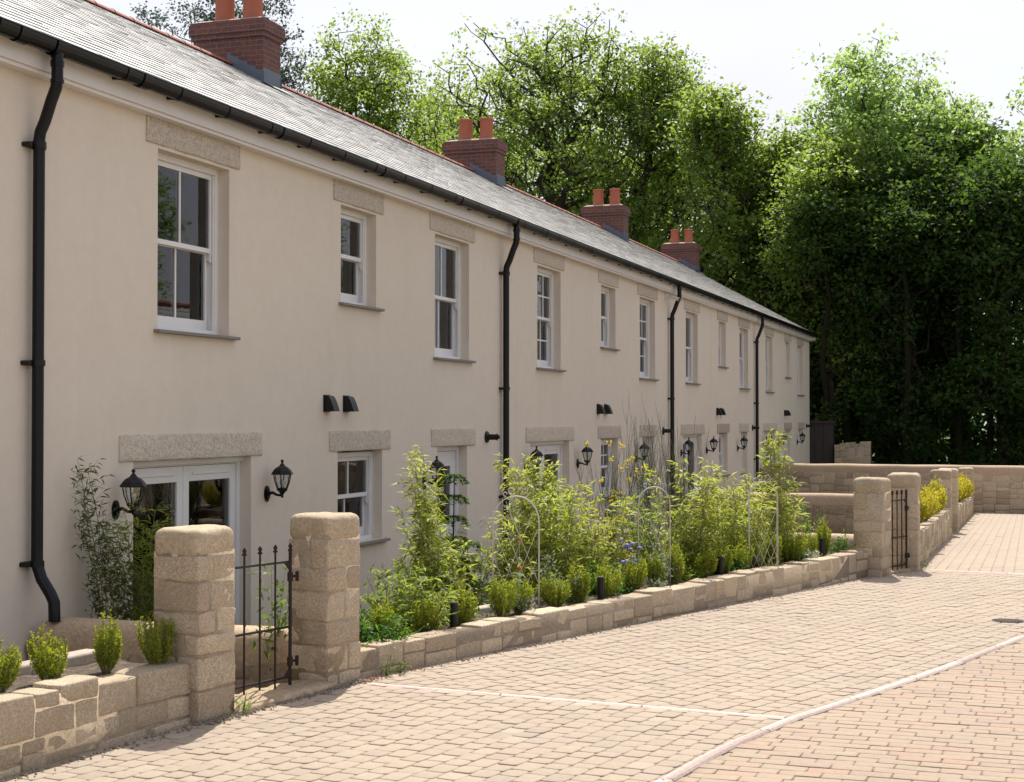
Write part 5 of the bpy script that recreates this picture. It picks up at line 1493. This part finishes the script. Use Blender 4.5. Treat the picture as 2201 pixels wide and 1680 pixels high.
# extra thin trunks in the shade beyond the end wall
b0 = None
thin = [(56.5, 1830), (57.5, 1905), (55.5, 1950), (58.5, 2005), (56.2, 2062), (57, 2120), (59, 2185), (55.8, 1772)]
for i, (X, px) in enumerate(thin):
    r2 = random.Random(500 + i); root = empty('woodland_tree', (X, Wy(px, X), G), ORD[i] + ' bare dark trunk in the shade behind the end wall, counted from nearest the camera', 'tree', 'bare trunks in the wood')
    b = MB(); p = Vector(root.location); pts = []; dr_ = r2.uniform(-.06, .06)
    for k in range(9): pts.append(p + Vector((r2.gauss(0, .03) * k ** .5, r2.gauss(0, .035) * k ** .5 + k * dr_, k * 1.15)))
    b.tube(pts, [.15 * (1 - .07 * k) for k in range(9)], 8)
    b.build('trunk', M['barkdark'], root)
    V, bb = tree_mesh(520 + i, 4.5, 1.3, .05, 2600, .20, None, .3, 4, .5, rad=1.5, npts=60)
    V = V + np.array([0, 0, 6.0]); leaves_obj('crown', V, M['leaf_dark'], root, world=False)
ordl = ['nearest the gable', 'left of the stone block', 'right of the stone block', 'left of centre', 'right of centre', 'below the bright clearing', 'nearest the right edge', 'at the far right edge']
for i, (X, px) in enumerate(thin):
    pass
names = {1772: 'nearest the far gable', 1830: 'just behind the dark timber screen', 1905: 'just right of the grey stone block', 1950: 'above the second gate', 2005: 'above the gate pillar on the slope', 2062: 'above the farthest gate pillar', 2120: 'beside the bright clearing in the wood', 2185: 'nearest the right edge of the wood'}
for o in [o for o in COL.objects if o.name.startswith('woodland_tree')]:
    px = min(names, key=lambda q: abs(Wy(q, o.location.x) - o.location.y)); o['label'] = 'bare dark trunk in shade behind the end wall, ' + names[px]
# undergrowth and low foliage of the wood: nobody could count it
rng = np.random.default_rng(77)
n = 42000; cen = []
for k in range(190):
    X = rng.uniform(55, 66); px = rng.uniform(1690, 2330); zz = rng.uniform(-1, 8.0) if rng.random() < .5 else rng.uniform(-1, 3)
    if 2060 < px < 2180 and .5 < zz < 4 and X < 61: continue
    cen.append((X, Wy(px, X), zz, rng.uniform(.6, 1.5)))
cen = np.array(cen); idx = rng.integers(0, len(cen), n)
d = unit(rng.normal(0, 1, (n, 3))) * (rng.uniform(0, 1, (n, 1)) ** .45) * cen[idx, 3:4]
P = cen[idx, :3] + d; L = rng.uniform(.14, .26, n)
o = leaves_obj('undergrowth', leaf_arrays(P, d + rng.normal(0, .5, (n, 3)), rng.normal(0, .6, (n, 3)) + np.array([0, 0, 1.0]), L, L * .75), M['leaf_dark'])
tag(o, 'dark tangled foliage of the wood behind the end wall', 'undergrowth', kind='stuff')
n = 26000; cen = []
for k in range(60):
    X = rng.uniform(72, 84); px = rng.uniform(1560, 2300); cen.append((X, Wy(px, X), rng.uniform(-1, 6), rng.uniform(1.0, 1.8)))
cen = np.array(cen); idx = rng.integers(0, len(cen), n)
d = unit(rng.normal(0, 1, (n, 3))) * (rng.uniform(0, 1, (n, 1)) ** .5) * cen[idx, 3:4]
P = cen[idx, :3] + d; L = rng.uniform(.16, .3, n)
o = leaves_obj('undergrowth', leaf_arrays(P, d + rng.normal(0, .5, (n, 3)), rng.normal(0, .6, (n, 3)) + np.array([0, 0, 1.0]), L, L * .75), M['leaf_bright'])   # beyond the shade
tag(o, 'sunlit bright foliage glimpsed deep in the wood', 'undergrowth', kind='stuff')
# a cottage and trees across the road, out of the frame: what the windows reflect
for (xa, xb, ya, yb, zr, lab) in ((27.5, 44.0, -7.5, -14.5, 5.3, 'low cream slate-roofed cottage across the road from the second full house'), (48, 60, -8.5, -15, 5.6, 'low cream cottage across the road, opposite the far end of the terrace')):
    root = empty('cottage', ((xa + xb) / 2, (ya + yb) / 2, -1), lab, 'house', 'cottages across the road')
    b = MB(); ym = (ya + yb) / 2; ze = 2.7
    b.box(xa, xb, yb, ya, -1.2, ze); b.add([(xa, ya, ze), (xa, yb, ze), (xa, ym, zr - .1), (xb, ya, ze), (xb, yb, ze), (xb, ym, zr - .1)], [(0, 1, 2), (3, 5, 4)])
    b.build('wall', M['render'], root)
    b = MB(); k = 14
    for i in range(k):
        for sg in (1, -1):
            y0_, y1_ = (ya + .25 if sg > 0 else yb - .25), ym
            a0 = y0_ + (y1_ - y0_) * i / k; a1 = y0_ + (y1_ - y0_) * (i + 1) / k; z0_ = ze - .05 + (zr - ze + .05) * i / k; z1_ = ze - .05 + (zr - ze + .05) * (i + 1) / k
            b.add([(xa - .2, a0, z0_ + .02), (xb + .2, a0, z0_ + .02), (xb + .2, a1, z1_), (xa - .2, a1, z1_), (xa - .2, a0, z0_ - .02), (xb + .2, a0, z0_ - .02)], [(0, 1, 2, 3), (4, 5, 1, 0)])
    rf = b.build('roof', M['slate'], root)
    b = MB(); b.tube([(xa - .2, ym, zr + .02), (xb + .2, ym, zr + .02)], .12, 10); b.build('ridge', M['ridge'], rf)
    b = MB(); b.box(xa + 2, xa + 2.7, ym - .4, ym + .4, zr - .8, zr + 1.0); c_ = b.build('chimney', M['brick'], root, uv=True)
    b = MB(); b.lathe([(.13, 0), (.12, .4), (.14, .45)], (xa + 2.35, ym, zr + 1.0), 12); b.build('chimney_pot', M['terracotta'], c_)
    x = xa + 1.2
    while x < xb - 1.5:
        b = MB(); b.box(x, x + 1.1, ya, ya + .03, .4, 1.7); w2 = b.build('window', M['white'], root)
        b = MB(); b.box(x + .07, x + .52, ya + .03, ya + .034, .48, 1.62); b.box(x + .58, x + 1.03, ya + .03, ya + .034, .48, 1.62); b.build('pane', M['dark'], w2)
        x += 2.7
for i, (X, Y, H) in enumerate(((20, -17, 11), (32, -22, 13), (44, -20, 10), (56, -23, 13), (70, -20, 14))):
    o = copy_tree(TR['bright' if i % 2 else 'mid']); k = H / HT[TR['bright' if i % 2 else 'mid'].name]; o.location = (X, Y, G); o.scale = (k * 1.1,) * 3; o.rotation_euler.z = i * 1.3
    o['label'] = 'tree across the road ' + ('opposite the nearest full house', 'opposite the second full house', 'opposite the third full house', 'opposite the last house', 'beyond the end wall')[i]
    o['group'] = 'trees across the road'
